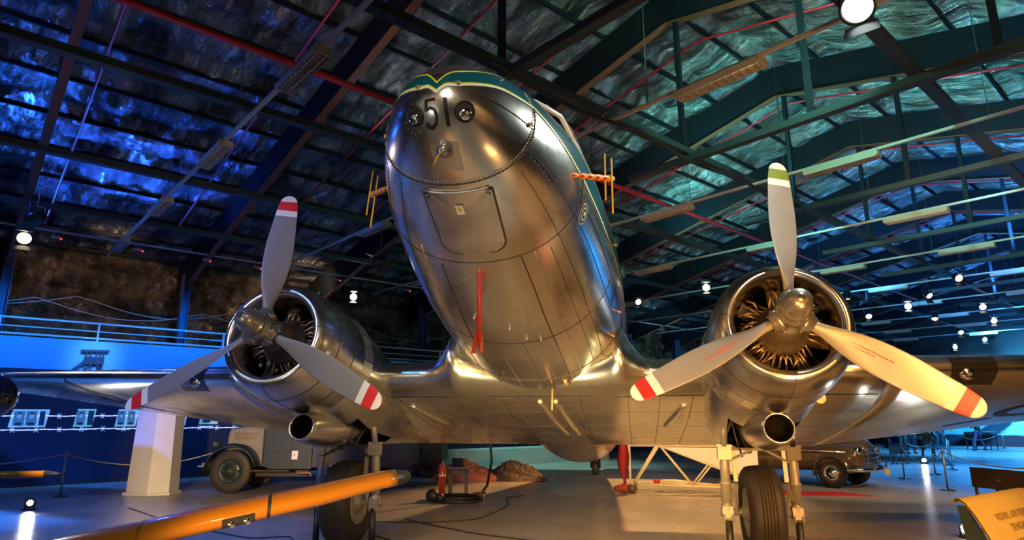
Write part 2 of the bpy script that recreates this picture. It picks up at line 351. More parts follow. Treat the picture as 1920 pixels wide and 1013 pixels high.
# barbed wire prints and archive photographs
wire_m = mat('glowing_wire_print', (.5, .55, .9), .6, emit=(.30, .38, 1.0), es=1.9)
def wire(z, a0, a1, lab):
    mb = MB(); pts = []; n = int((a1-a0)/.1)
    for i in range(n+1): pts.append(H(a0+(a1-a0)*i/n, PB-.015, z+.012*noise.noise(Vector((i*.3, z, 0)))))
    mb.tube(pts, .011, 5); mb.tube([p+Vector((0, 0, .014*sin(i*1.9))) for i, p in enumerate(pts)], .008, 4)
    i = 4
    while i < n-3:
        p = pts[i]
        for s_ in (-1, 1): mb.bar(p+HA*(-.04*s_)+Vector((0, 0, -.07)), p+HA*(.04*s_)+Vector((0, 0, .07)), .008, .01, up=HB)
        i += 5
    tag(mb.build('barbed_wire_print', wire_m), lab, 'wall print')
wire(2.53, .3, 3.15, 'glowing strand of barbed wire under the left wing tip, topmost')
wire(1.79, -2, 7.8, 'glowing strand of barbed wire running between the archive photographs')
wire(1.44, -2, 8.2, 'glowing strand of barbed wire below the archive photographs')
pic_bg = mat('photo_card', (.30, .52, .56), .6, emit=(.22, .5, .62), es=.55)
pic_bg2 = mat('photo_card_green', (.28, .5, .45), .6, emit=(.2, .5, .42), es=.5)
pic_dark = mat('photo_ink', (.03, .06, .09), .7); pic_mid = mat('photo_midtone', (.14, .26, .3), .7, emit=(.1, .25, .3), es=.2)
cap_m = mat('caption_print', (.5, .6, .9), .6, emit=(.3, .4, 1), es=1.0)
def photo(a0, a1, z0, z1, heads, m, lab):
    c = (a0+a1)/2; w = a1-a0; h = z1-z0
    t = empty('archive_photograph', H(c, PB-.01, z0), lab, 'photograph', rz=HROT)
    mb = MB(); mb.poly([(-w/2, 0, 0), (w/2-.06, 0, 0), (w/2, 0, h), (-w/2+.06, 0, h)], (0, .012, 0)); mb.build('card', m, t)
    for (x, s_, kind) in heads:
        mb = MB(); mb.box((x, -.012, h*.5), (s_*.9, .01, h*.8), mi=0)
        mb.build('print', pic_mid if kind else pic_dark, t)
        if kind:
            m3 = MB(); m3.ball((x, -.02, h*.6), s_*.2, 14, (1, .1, 1.25)); m3.build('face', mat('photo_face', (.35, .5, .52), .7, emit=(.2, .38, .42), es=.35), t)
            m3 = MB(); m3.ball((x, -.016, h*.19), s_*.34, 12, (1, .1, .5)); m3.build('clothing', pic_dark, t); m3 = MB(); m3.ball((x, -.024, h*.78), s_*.17, 12, (1.02, .1, .6)); m3.build('hair', pic_dark, t)
    m3 = MB(); m3.box((-w*.12, -.01, -.07), (w*.6, .006, .035)); m3.build('caption', cap_m, t)
photo(1.33, 2.18, 1.5, 1.96, [(-.22, .26, 1), (.04, .26, 1), (.27, .13, 0)], pic_bg, 'leftmost blue archive photograph with two portraits on the navy wall')
photo(2.74, 3.24, 1.5, 1.98, [(-.1, .22, 1), (.13, .15, 0)], pic_bg2, 'greenish archive photograph with one bearded portrait on the navy wall')
photo(3.72, 4.3, 1.5, 1.98, [(-.15, .2, 1), (.1, .2, 1)], pic_bg, 'blue archive photograph just left of the grey pylon')
photo(5.08, 5.62, 1.52, 2.05, [(.12, .13, 0)], pic_bg, 'blue archive card just right of the grey pylon')
photo(5.95, 6.55, 1.55, 2.05, [(-.1, .3, 1)], pic_bg2, 'archive photograph furthest right, above the old truck bonnet')

mb = MB(); mb.tube([H(4.9+i*.25, 6.05, 6.5-.14*abs(sin(pi*i/13))) for i in range(40)], .035, 8); tag(mb.build('cable_bundle', black_m), 'black cable bundle sagging along the runner above the cockpit', 'cable')
mb = MB(); mb.tube([H(5.35+.12*i, 7.6-.1*i, 6.5-.75*sin(pi*i/16)) for i in range(17)], .012, 6); tag(mb.build('loose_wire', conduit_m), 'thin pale wire drooping in a loop beside the windscreen', 'cable')
# ================================================================== THE AIRLINER
BASE = Vector((0, 2.5, 0))
plane = empty('propeller_airliner', BASE, 'large polished twin-propeller airliner with 51 on its nose, parked tail-down', 'aircraft', rx=-ATT)
OFF = toair(*BASE)
def AX(p): return Vector(p)-OFF
def AB(): return MB(AX)
def WX(p): p = Vector(p); return toair(p.x, p.y, p.z)-OFF      # world point given, stored in the airliner's frame
ST = [(-2.80,.80,.80,.0,.80),(-2.75,.64,.98,.17,.81),(-2.62,.52,1.12,.34,.82),(-2.44,.42,1.26,.48,.83),(-2.1,.30,1.43,.66,.85),(-1.75,.21,1.56,.79,.87),(-1.43,.13,1.70,.88,.88),(-1.0,.05,1.94,.965,.9),(-.69,0,2.06,1.01,.92),(0,-.10,2.18,1.09,.93),(.6,-.13,2.25,1.145,.94),(1.2,-.15,2.29,1.18,.95),(2.5,-.17,2.33,1.205,.97),(5,-.18,2.34,1.205,.98),(6.2,-.22,2.34,1.205,.98),(7.4,-.27,2.33,1.2,1.0),(9,-.2,2.25,1.08,1.05),(11,.15,2.12,.9,1.13),(13,.5,1.97,.65,1.2),(15,.85,1.8,.35,1.3),(16.6,1.15,1.6,.08,1.4)]
cum = [0.0]
for i in range(1, len(ST)): cum.append(cum[-1]+sqrt(sum((ST[i][k]-ST[i-1][k])**2 for k in (0, 1, 2, 3))))
def herm(u):
    i = 0
    while i < len(cum)-2 and u > cum[i+1]: i += 1
    h = cum[i+1]-cum[i]; t = (u-cum[i])/h; out = []
    def sl(j, k):
        if j == 0: return (ST[1][k]-ST[0][k])/(cum[1]-cum[0])
        if j == len(ST)-1: return (ST[-1][k]-ST[-2][k])/(cum[-1]-cum[-2])
        d0 = (ST[j][k]-ST[j-1][k])/(cum[j]-cum[j-1]); d1 = (ST[j+1][k]-ST[j][k])/(cum[j+1]-cum[j])
        h0, h1 = cum[j]-cum[j-1], cum[j+1]-cum[j]
        return (d0*h1+d1*h0)/(h0+h1)
    for k in range(5):
        m0, m1 = sl(i, k), sl(i+1, k)
        if i == 0 and k == 0: m0 = 0
        if i == 0 and k in (1, 2, 3): m0 = (ST[1][k]-ST[0][k])/h*1.5
        a, b_ = ST[i][k], ST[i+1][k]
        out.append((2*t**3-3*t*t+1)*a+(t**3-2*t*t+t)*h*m0+(-2*t**3+3*t*t)*b_+(t**3-t*t)*h*m1)
    return out
def fsec(u, n=64):
    y, zb, zt, hw, zc = herm(u); e = 2/2.13; r = []
    for k in range(n):
        th = 2*pi*k/n; c, s = cos(th), sin(th); h = (zt-zc) if s > 0 else (zc-zb)
        r.append((max(hw, 1e-3)*math.copysign(abs(c)**e, c), y, zc+max(h, 1e-3)*math.copysign(abs(s)**e, s)))
    return r
us = [cum[-1]*(i/150)**1.5 for i in range(151)]
frings = [fsec(u) for u in us]
yof = [r[0][1] for r in frings]
mb = AB(); mb.loft(frings, 0); fus = mb.build('fuselage', [alu], plane)
tmp = MB(); tmp.loft([fsec(u, 128) for u in [cum[-1]*(i/420)**1.5 for i in range(421)]], 0)
BV = BVHTree.FromPolygons([tuple(p) for p in tmp.v], tmp.f)
def rc(o, d):
    h = BV.ray_cast(Vector(o), Vector(d).normalized())
    return h
def onside(y, z, s=1):   # point and normal on the fuselage flank
    h = rc((s*4, y, z), (-s, 0, 0))
    return (h[0], Vector(h[1]) * (1 if h[1].x*s > 0 else -1)) if h[0] else None
def onnose(x, z):
    h = rc((x, -6, z), (0, 1, 0)); return (h[0], h[1]*(1 if h[1].y < 0 else -1)) if h[0] else None
def onbelly(x, y):
    h = rc((x, y, -5), (0, 0, 1)); return (h[0], h[1]*(1 if h[1].z < 0 else -1)) if h[0] else None
def strip(mb, pairs, off=.004, mi=0):   # pairs of (point, normal) rows -> thin surface strip
    rows = [[p+n*off for p, n in pr_] for pr_ in pairs]
    return mb.loft(rows, mi, closed=False)
def lerp(a, b, t): return a+(b-a)*t
def tab(t, x):
    if x <= t[0][0]: return t[0][1]
    for (x0, y0), (x1, y1) in zip(t, t[1:]):
        if x <= x1: return y0+(y1-y0)*(x-x0)/(x1-x0)
    return t[-1][1]
# stripes: lower edge and upper edge as functions of |x| on the nose and y along the flank
lo_x = [(0, .735), (.06, .785), (.14, .80), (.28, .865), (.40, .93)]
hi_x = [(0, .80), (.05, .865), (.10, .915), (.17, .95), (.27, 1.03), (.36, 1.14), (.40, 1.17)]
lo_y = [(-2.5, .94), (-2.18, 1.0), (-1.88, .955), (-1.48, .90), (-1.0, .87), (0, .89), (3, .93), (9, 1.0), (14, 1.2)]
hi_y = [(-2.5, 1.18), (-2.16, 1.27), (-1.8, 1.30), (-1.4, 1.27), (-1, 1.22), (0, 1.2), (3, 1.22), (9, 1.25), (14, 1.35)]
def band(name, m, f0, f1, off, seg=6):
    # f0,f1: fraction/offset functions (lo,hi)->z
    mb = AB()
    for s in (1, -1):
        rows = []
        for i in range(25):
            x = .40*i/24; lo, hi = tab(lo_x, x), tab(hi_x, x)
            z0, z1 = f0(lo, hi), f1(lo, hi); r = []
            for j in range(seg+1):
                h = onnose(s*x, lerp(z0, z1, j/seg)); 
                if h: r.append(h)
            if len(r) == seg+1: rows.append(r)
        for i in range(150):
            y = -2.50+16*(i/149)**1.6; lo, hi = tab(lo_y, y), tab(hi_y, y); z0, z1 = f0(lo, hi), f1(lo, hi); r = []
            for j in range(seg+1):
                h = onside(y, lerp(z0, z1, j/seg), s)
                if h: r.append(h)
            if len(r) == seg+1: rows.append(r)
        strip(mb, rows, off)
    return mb.build(name, m, plane)
band('teal_stripe', teal, lambda l, h: l+.012, lambda l, h: h, .004)
band('yellow_line', yellow_line, lambda l, h: l, lambda l, h: l+.014, .0055, 2)
band('white_line', white_line, lambda l, h: l-.016, lambda l, h: l, .0055, 2)
band('upper_yellow_line', yellow_line, lambda l, h: h-.004, lambda l, h: h+.014, .0055, 2)
# black anti-glare nose top
mb = AB(); rows = []
for i in range(60):
    y = -2.79+1.3*i/59; r = []
    hwz = []
    for j in range(25):
        xx = -1+2*j/24
        # width at stripe upper edge
        if y < -2.5:
            w = 0
            for q in range(41):
                x = .4*q/40; h = onnose(x, tab(hi_x, x)+.008)
                if h and h[0].y <= y: w = x
        else:
            h = onside(y, tab(hi_y, y)+.01); w = abs(h[0].x) if h else .4
        h = rc((xx*w, y, 4), (0, 0, -1))
        if h[0] is None: r = None; break
        r.append((h[0], h[1]*(1 if h[1].z > 0 else -1)))
    if r and w > .01: rows.append(r)
strip(mb, rows, .0035); mb.build('antiglare_panel', black_paint, plane)
# number 51
def nose_stroke(mb, pts, w, n=6):
    L = []
    for a, b in zip(pts, pts[1:]):
        for i in range(n): L.append(Vector(a).lerp(Vector(b), i/n))
    L.append(Vector(pts[-1])); rows = []
    for i, p in enumerate(L):
        d = (L[min(i+1, len(L)-1)]-L[max(i-1, 0)]).normalized(); nn = Vector((-d.y, d.x)); r = []
        for j in (-1, -.5, 0, .5, 1):
            q = p+nn*w*.5*j; h = onnose(q.x, q.y)
            if h: r.append(h)
        if len(r) == 5: rows.append(r)
    strip(mb, rows, .006)
mb = AB()
nose_stroke(mb, [(-.01, .683), (-.082, .683)], .017)
nose_stroke(mb, [(-.082, .69), (-.086, .622)], .017)
nose_stroke(mb, [(-.088, .628), (-.05, .636), (-.022, .622), (-.012, .59), (-.02, .555), (-.05, .538), (-.08, .545), (-.094, .563)], .018)
nose_stroke(mb, [(.060, .69), (.064, .54)], .027)
mb.build('number_51', digit_m, plane)
# landing lights in the nose: dark bowl rim, reflector, glass
for s in (-1, 1):
    h, nr = onnose(s*.185, .625)
    mb = AB(); mb.lathe([(.004, .078), (.012, .074), (-.005, .066), (-.03, .05)], h, nr, 32); lamp = mb.build('nose_landing_light', steel_dark, plane)
    mb = AB(); mb.lathe([(.007, .066), (.009, .03), (.0095, .0)], h+Vector((0, 0, -.002)), nr, 32); mb.build('bowl', steel_dark, lamp)
    mb = AB(); mb.lathe([(.009, .044), (.016, .038), (.022, .02), (.024, 0)], h+Vector((s*.004, 0, -.02)), nr, 24); mb.build('lamp_lens', lens_m, lamp)
    for q in range(14):
        a = 2*pi*q/14; hh = onnose(s*.185+.09*cos(a), .625+.085*sin(a))
        if hh: mb = AB(); mb.ball(hh[0]+hh[1]*.002, .0045, 6); mb.build('ring_screw', rivet_m, lamp)
# pitot boss with yellow guard
h, nr = onnose(0, .445)
bd = Vector((0, -.8, -.6)).normalized()
mb = AB(); mb.lathe([(-.02, .062), (.03, .060), (.06, .05), (.085, .026), (.09, .012), (.08, .0)], h, bd, 32); boss = mb.build('nose_boss', hub_m, plane)
mb = AB(); mb.tube([h+bd*.08, h+bd*.08+Vector((-.01, -.06, -.10)), h+bd*.08+Vector((-.02, -.09, -.19))], [.006, .005, .002], 8); mb.build('yellow_red_probe', yel_rope, boss)
def surf_patch(fn, x0, x1, y0, y1, n=10, off=.005, rnd=0):
    rows = []
    for i in range(n+1):
        r = []
        for j in range(n+1):
            h = fn(lerp(x0, x1, i/n), lerp(y0, y1, j/n)); r.append(h)
        rows.append(r)
    return rows
mb = AB(); strip(mb, surf_patch(onnose, -.105, .105, .375, .475), .004); mb.build('nose_plate', alu_dull, plane)
mb = AB()
for q in range(9):
    t = q/8
    for (x, z) in ((lerp(-.098, .098, t), .469), (lerp(-.098, .098, t), .38), (-.098, lerp(.38, .469, t)), (.098, lerp(.38, .469, t))):
        hh = onnose(x, z); mb.ball(hh[0]+hh[1]*.004, .004, 6)
mb.build('plate_screw', rivet_m, plane)
# belly hatch: rounded panel with dark gasket
def hatch_outline(g=0):
    P = []; x0, x1, y0, y1, r = -.27-g, .27+g, -2.10-g, -1.42+g, .13
    for (cx, cy, a0, rr) in ((x1-.02, y0+.02, -90, .02), (x1-r, y1-r, 0, r), (x0+r, y1-r, 90, r), (x0+.02, y0+.02, 180, .02)):
        for q in range(7): a = radians(a0+90*q/6); P.append((cx+rr*cos(a), cy+rr*sin(a)))
    return P
def panel(name, outline, cx, cy, m, fn, off):
    mb = AB(); n = 7; rings = []
    for i in range(n+1):
        k = i/n; r = []
        for (x, y) in outline:
            h = fn(cx+(x-cx)*max(k, .001), cy+(y-cy)*max(k, .001)); r.append(h[0]+h[1]*off)
        rings.append(r)
    mb.loft(rings, 0); return mb.build(name, m, plane)
panel('hatch_gasket', hatch_outline(.016), 0, -1.76, seam, onbelly, .004)
hatch = panel('nose_hatch', hatch_outline(), 0, -1.76, alu_dull, onbelly, .009)
mb = AB()
for (x, y) in hatch_outline(-.02)[::3]:
    hh = onbelly(x, y); mb.ball(hh[0]+hh[1]*.011, .007, 6)
mb.build('hatch_screw', seam, hatch)
mb = AB(); hh = [onbelly(-.26+.52*i/10, -2.13) for i in range(11)]; mb.tube([p+n*.012 for p, n in hh], .008, 6); mb.build('hatch_hinge', alu_dull, hatch)
# sticker on the hatch (plain shapes)
mb = AB(); strip(mb, surf_patch(onbelly, -.045, .02, -2.0, -1.9, 3), .013); st = mb.build('hatch_sticker', white_line, hatch)
mb = AB(); strip(mb, surf_patch(onbelly, -.03, .0, -1.98, -1.94, 3), .015); mb.build('sticker_mark', mat('sticker_yellow', (.7, .5, .05), .5), hatch)
# seams and rivet rows
def sec_path(y, a0, a1, n, off=.003):
    # angles in degrees measured in section
    import bisect
    u = 0; lo, hi = 0.0, cum[-1]
    for _ in range(40):
        u = (lo+hi)/2
        if herm(u)[0] < y: lo = u
        else: hi = u
    y_, zb, zt, hw, zc = herm(u); e = 2/2.13; out = []
    for i in range(n+1):
        th = radians(a0+(a1-a0)*i/n); c, s = cos(th), sin(th); h = (zt-zc) if s > 0 else (zc-zb)
        p = Vector((hw*math.copysign(abs(c)**e, c), y_, zc+h*math.copysign(abs(s)**e, s)))
        nn = Vector((p.x, 0, p.z-zc)).normalized(); out.append(p+nn*off)
    return out
for y in (-2.2, -1.28, .35, 1.75): mb = AB(); mb.tube(sec_path(y, 120, 420, 90, 0), .0045 if y > -2 else .006, 5); mb.build('frame_seam', seam, plane)
mb = AB()
for y, n, r, o in ((-2.225, 84, .0085, .002), (-1.31, 110, .0045, .002), (-1.24, 110, .0045, .002), (.32, 130, .0055, .002), (-1.75, 70, .004, .001), (-.8, 80, .0045, .001), (.9, 90, .005, .001), (1.8, 120, .006, .002)):
    for p in sec_path(y, 170, 390, n, o): mb.ball(p, r, 6)
mb.build('rivet_row', seam if False else rivet_m, plane)
mb = AB()
for p in sec_path(-2.2, 175, 385, 56, .004): mb.ball(p, .008, 6)
mb.build('nose_fastener', seam, plane)
# lengthwise laps along the belly and flank
def lap(th, y0, y1, r, m, name, n=40):
    pts = []
    for i in range(n+1): pts.append(sec_path(y0+(y1-y0)*i/n, th, th+1, 1, .001)[0])
    mb = AB(); mb.tube(pts, r, 6); return mb.build(name, m, plane)
for th, y0, y1 in ((292, -1.25, 2.3), (300, -1.25, 1.9), (310, -1.2, 1.8), (318, -2.1, 2.5), (248, -1.2, 2.2), (236, -1.4, 2.0), (225, -2.1, 2.5), (335, -2.1, 3.5), (346, -1.3, 4), (205, -2.1, 3), (275, .3, 2.2)):
    lap(th, y0, y1, .007 if th in (292, 300, 248, 236) else .0035, seam if th not in (300, 236) else alu_dull, 'skin_lap')
mb = AB()
for th in (296, 304, 322, 332, 341, 349, 356, 244, 232, 221, 211, 200, 283, 262):
    n = 90
    for i in range(n): 
        p = sec_path(-2.12+4.4*i/n, th, th+1, 1, .001)[0]; mb.ball(p, .0042, 5)
mb.build('flank_rivets', rivet_m, plane)
# hinge fittings on the nose cap
for s in (-1, 1):
    h, nr = onnose(s*.14, .81); mb = AB(); mb.ball(h+nr*.012, .014, 8, (1, .8, 1.3)); mb.box(h+nr*.015, (.034, .02, .012)); mb.build('nose_latch', rod_m, plane)
    h, nr = onside(-2.25, .80, s); mb = AB(); mb.ball(h+nr*.012, .016, 8, (.8, 1, 1.5)); mb.build('side_latch', rod_m, plane)
for s in (-1, 1):
    mb = AB(); pts = [(onnose(s*x, .775)) for x in (.17, .25, .33, .40)]+[onside(y, .775, s) for y in (-2.5, -2.4, -2.3, -2.2)]
    mb.tube([p+n*.001 for p, n in pts if True], .004, 5); mb.build('cap_seam', seam, plane)
# cockpit glazing
ws = [((0, -2.0, 1.47), (0, -1.42, 1.80)), ((.56, -1.86, 1.33), (.44, -1.38, 1.72)), ((.73, -1.5, 1.44), (.56, -1.12, 1.84)), ((.80, -1.0, 1.52), (.66, -.85, 1.92)), ((.87, -.68, 1.50), (.76, -.6, 1.88))]
mb = AB(); mg = AB()
for s in (-1, 1):
    W = [(Vector((s*a[0], a[1], a[2])), Vector((s*b[0], b[1], b[2]+.02))) for a, b in ws]
    for a, b in W: mb.tube([a, b], .02, 8)
    for k in (0, 1): mb.tube([w[k] for w in W], .022, 8)
    for (a, b), (c, d) in zip(W, W[1:]): mg.add([a, c, d, b], [(0, 1, 2, 3)])
mb.build('windscreen_frame', mat('windscreen_white', (.62, .63, .6), .4), plane); mg.build('windscreen_glass', glass_dark, plane)
# striped mast arms with crossed rods either side of the nose
for s in (-1, 1):
    p0 = Vector((s*.76, -1.62, .74)); p1 = Vector((s*1.14, -1.2, .93)); 
    mb = AB(); L = (p1-p0); pts = [p0+L*i/24 for i in range(25)]
    rings = 24
    mb.tube(pts, [.012+.016*min(1, i/12) for i in range(25)], 12, mi=lambda i, j: 0)
    # red spiral bands
    for idx in range(len(mb.f)):
        if idx < 24*12:
            i, j = divmod(idx, 12); mb.m[idx] = 1 if ((i*2+j) % 8) < 4 else 0
    arm = mb.build('mast_arm', [yel_rope, red_rope], plane)
    mb = AB(); mb.ball(p1, .034, 10); mb.ball(p1+L.normalized()*.05, .026, 10); mb.build('mast_knob', yel_rope, arm)
    for dx, dz0, dz1 in ((-.03, -.24, .26), (.03, -.38, .20)):
        mb = AB(); mb.tube([p1+Vector((dx, -.02, dz0)), p1+Vector((dx, -.02, dz1))], .0075, 8); mb.build('mast_rod', yel_rope, arm)
# roundel badge on the flank
rb = [mat('badge_blue', (.01, .07, .16), .4), mat('badge_gold', (.6, .45, .1), .4), white_line]
h, nr = onside(-1.12, .66)
def disc(mb, cy, cz, ry, rz, off, s=1, n=28):
    ring = []; 
    rows = []
    for k in (0.02, .5, 1):
        r = []
        for i in range(n):
            a = 2*pi*i/n; hh = onside(cy+ry*k*cos(a), cz+rz*k*sin(a), s); r.append(hh[0]+hh[1]*off)
        rows.append(r)
    mb.loft(rows, 0)
for r_, m_, o_ in ((1, rb[1], .004), (.88, rb[0], .006), (.62, rb[1], .008), (.48, rb[0], .010), (.2, rb[2], .012)):
    mb = AB(); disc(mb, -1.12, .62, .085*r_, .10*r_, o_); mb.build('squadron_badge', m_, plane)
# red blade mast under the nose belly
h = onbelly(-.04, -1.15)[0]
mb = AB(); top = h+Vector((0, 0, .03)); bot = Vector((-.13, -.62, -.44))
P = lambda x, y, z: Vector((x, y, z))
mb.tube([top, top*.5+bot*.5, bot], [.016, .019, .017], 12); mast = mb.build('red_mast', red_paint, plane)
mb = AB(); mb.bar(bot+P(0, 0, .22), bot+P(-.06, .05, .30), .006, .07); mb.bar(bot+P(-.02, 0, .16), bot+P(-.055, .02, -.08), .006, .06); mb.bar(bot+P(.02, 0, .1), bot+P(.03, 0, -.08), .03, .02); mb.build('mast_fin', mat('red_fin', (.42, .05, .02), .45), mast)
mb = AB(); mb.ball(top+P(0, 0, -.02), .02, 8); mb.build('mast_foot', hub_m, mast)
# wooden/brass drain tube and scoops under the belly
h = onbelly(.22, 2.1)[0]; mb = AB(); mb.tube([h, h+P(0, -.02, -.33)], [.015, .013], 10); q = mb.build('drain_tube', wood_m, plane)
mb = AB(); mb.tube([h+P(0, 0, .02), h+P(0, 0, -.04)], .024, 8); mb.build('tube_collar', seam, q)
h = onbelly(.42, 2.0)[0]; mb = AB(); mb.tube([h+P(-.02, -.12, .0), h+P(0, 0, -.045), h+P(.02, .22, -.02)], [.03, .035, .02], 12); q = mb.build('belly_outlet', rod_m, plane)
mb = AB(); mb.ball(h+P(-.02, -.13, 0), .026, 10); mb.build('outlet_mouth', seam, q)
h = onbelly(-.42, 1.75)[0]; mb = AB(); mb.tube([h+P(0, 0, .02), h+P(.02, -.03, -.07)], .028, 10); mb.build('belly_stub', seam, plane)
for (x, y) in ((-.28, -.3), (.05, -.1), (.32, .3), (.18, .2)):
    h = onbelly(x, y)[0]; mb = AB(); mb.tube([h, h+P(0, -.005, -.03)], .009, 6); mb.build('drain_nipple', white_line, plane)
for (y, z) in ((1.2, .55), (1.5, .35), (.2, .95)):
    h, nr = onside(y, z); mb = AB(); mb.tube([h, h+nr*.05], .012, 8); mb.ball(h+nr*.05, .016, 8); mb.build('flank_fitting', rod_m, plane)
# blue side bulge mirrors on the right flank
for (y, z) in ((1.05, 1.42), (1.5, 1.2)):
    h, nr = onside(y, z); mb = AB(); mb.ball(h+nr*.02, .09, 14, (.6, 1, 1)); mb.build('cabin_window_bubble', teal, plane)
# ---------------------------------------------------------------- wings
def naca(n=22, t=.15, m=.02, p=.4):
    up, lo = [], []
    for i in range(n+1):
        x = .5*(1-cos(pi*i/n)); yt = 5*t*(.2969*sqrt(x)-.126*x-.3516*x*x+.2843*x**3-.1015*x**4)
        yc = m/p**2*(2*p*x-x*x) if x < p else m/(1-p)**2*((1-2*p)+2*p*x-x*x)
        up.append((x, yc+yt)); lo.append((x, yc-yt))
    return up, lo
UP, LO = naca()
def wsec(x, s):
    ax = abs(x)
    LEy, LEz, TEy, TEz, th = 2.0, .02, 6.38, -.22, 1.0
    if ax > 4.35:
        k = ax-4.35; LEy += k*tan(radians(15.0)); LEz += k*tan(radians(4.7)); TEy -= k*.012+.0; TEz += k*tan(radians(7.2)); th = 1-.35*k/10.1
        if ax > 12.4:
            q = min(1, (ax-12.4)/2.08); e = sqrt(max(0, 1-q*q)); mid = LEy*.55+TEy*.45
            LEy = mid+(LEy-mid)*max(e, .05); TEy = mid+(TEy-mid)*max(e, .05)
            th *= 1
    c = TEy-LEy; k = max(0, 1-(ax-1.12)/.42) if ax > 1.12 else max(0, (ax-.5)/.62)
    ring = []
    def pt(u, v, upper):
        y = LEy+u*c; z = LEz+(TEz-LEz)*u+v*c*th
        if k > 0:
            fk = k*k
            y -= fk*.38*(1-u)**6*(1 if upper else .5)
            if upper: z += fk*.46*(1-u)**.5*min(1, u*30+.25)
            else: z -= .0
        return Vector((s*ax, y, z))
    for i in range(len(UP)-1, -1, -1): ring.append(pt(*UP[i], True))
    for i in range(1, len(LO)-1): ring.append(pt(*LO[i], False))
    return ring
xs_c = [.45, .6, .75, .9, 1.0, 1.12, 1.18, 1.25, 1.35, 1.45, 1.55, 1.65, 1.8, 2.0, 2.4, 2.9, 3.4, 3.9, 4.35]
for s in (-1, 1):
    mb = AB(); mb.loft([wsec(x, s) for x in xs_c], 0, cap1=True); mb.build('wing_root', alu_wing, plane)
    xo = [4.37]+[4.6+.4*i for i in range(20)]+[12.5, 12.9, 13.3, 13.6, 13.9, 14.15, 14.3, 14.42, 14.47]
    mb = AB(); mb.loft([wsec(x, s) for x in xo], 0, cap0=True, cap1=True); ow = mb.build('outer_wing', alu_wing, plane)
    mb = AB(); r = wsec(4.36, s); c = sum(r, Vector())/len(r); mb.loft([[p+(p-c)*.004+Vector((d, 0, 0)) for p in r] for d in (-.03, .03)], 0); mb.build('joint_strap', alu_dull, ow)
    # belly centre wing between the roots
mb = AB(); mb.loft([wsec(x, 1)[:] if x > 0 else wsec(x, -1) for x in (1.0,)]+[wsec(1.0, -1)], 0); 
mb.v = []; mb.f = []; mb.m = []; mb.sm = []
rr = []
for x in (-1.0, -.6, -.2, .2, .6, 1.0):
    r = [];
    for i in range(len(UP)-1, -1, -1): u, v = UP[i]; r.append(Vector((x, 2.0+u*4.38, -.22*u+.02+v*2)))
    for i in range(1, len(LO)-1): u, v = LO[i]; r.append(Vector((x, 2.0+u*4.38, -.24*u+.02+v*4.38)))
    rr.append(r)
mb.loft(rr, 0); mb.build('centre_wing', alu_wing, plane)
WB = MB()
for s in (-1, 1): WB.loft([wsec(x, s) for x in xs_c[5:]+[4.6+.4*i for i in range(20)]], 0)
WB.loft(rr, 0)
WBV = BVHTree.FromPolygons([tuple(p) for p in WB.v], WB.f)
def onwing(x, y):
    h = WBV.ray_cast(Vector((x, y, -5)), Vector((0, 0, 1))); return (h[0], h[1]*(1 if h[1].z < 0 else -1)) if h[0] else None
def onLE(x, z):
    h = WBV.ray_cast(Vector((x, -2, z)), Vector((0, 1, 0))); return (h[0], h[1]*(1 if h[1].y < 0 else -1)) if h[0] else None
def wline(pts, w, m, name, off=.004, par=plane, n=10):
    L = []
    for a, b in zip(pts, pts[1:]):
        for i in range(n): L.append(Vector(a).lerp(Vector(b), i/n))
    L.append(Vector(pts[-1])); rows = []; mb = AB()
    for i, p in enumerate(L):
        d = (L[min(i+1, len(L)-1)]-L[max(i-1, 0)]).normalized(); nn = Vector((-d.y, d.x))
        r = [onwing(*(p+nn*w*.5*j)) for j in (-1, 0, 1)]
        if all(r): rows.append(r)
    if len(rows) > 1: strip(mb, rows, off); return mb.build(name, m, par)
for y in (2.42, 3.1, 4.1, 5.3, 5.75): wline([(-4.3, y), (4.3, y)], .010 if y != 2.42 else .018, seam, 'wing_seam', n=60)
for x in (-2.05, -1.2, -.55, .55, 1.2, 2.05, 1.62, -1.62): wline([(x, 2.4), (x, 6.2)], .008, seam, 'wing_seam', n=40)
mb = AB()
for y in (2.39, 2.46, 3.07, 3.13, 4.07, 4.13):
    for i in range(160):
        x = -2.1+4.2*i/159; h = onwing(x, y)
        if h: mb.ball(h[0], .0045, 5)
mb.build('wing_rivets', rivet_m, plane)
# two blister fairings, side louvres and access panel under the centre wing
for x0, x1 in ((-.02, .04), (.20, .24)):
    mb = AB(); pts = [onwing(lerp(x0, x1, t)+.09*t, 2.6+2.5*t) for t in [i/14 for i in range(15)]]
    mb.tube([p for p, n in pts], [.008+.05*sin(pi*min(1, (i+1)/15))**.5 for i in range(15)], 10); mb.build('belly_fairing', alu_wing, plane)
for s in (-1, 1):
    for k in range(7): wline([(s*1.98, 3.2+.11*k), (s*1.84, 3.2+.11*k)], .012, seam, 'louvre_slot', n=3)
    mb = AB(); pts = [onwing(s*(1.95-.02*i), 2.75+.12*i) for i in range(12)]; mb.tube([p for p, n in pts], [.01+.045*sin(pi*(i+.5)/12)**.5 for i in range(12)], 10); mb.build('flap_rod_fairing', alu_wing, plane)
    for k in range(6): wline([(s*.0+.08+s*(.20+.01*k), 2.7+.2*k), (s*.0+.08+s*(.30+.01*k), 2.68+.2*k)], .008, seam, 'drain_slot', n=3)
for x in (-.22, .40): 
    h = onwing(x, 2.52); mb = AB(); mb.ball(h[0], .022, 8, (1.4, .8, .3)); mb.build('oval_port', seam, plane)
wline([(-.42, 2.47), (.62, 2.47)], .006, seam, 'access_panel_seam', n=20); wline([(-.42, 2.66), (.62, 2.66)], .006, seam, 'access_panel_seam', n=20)
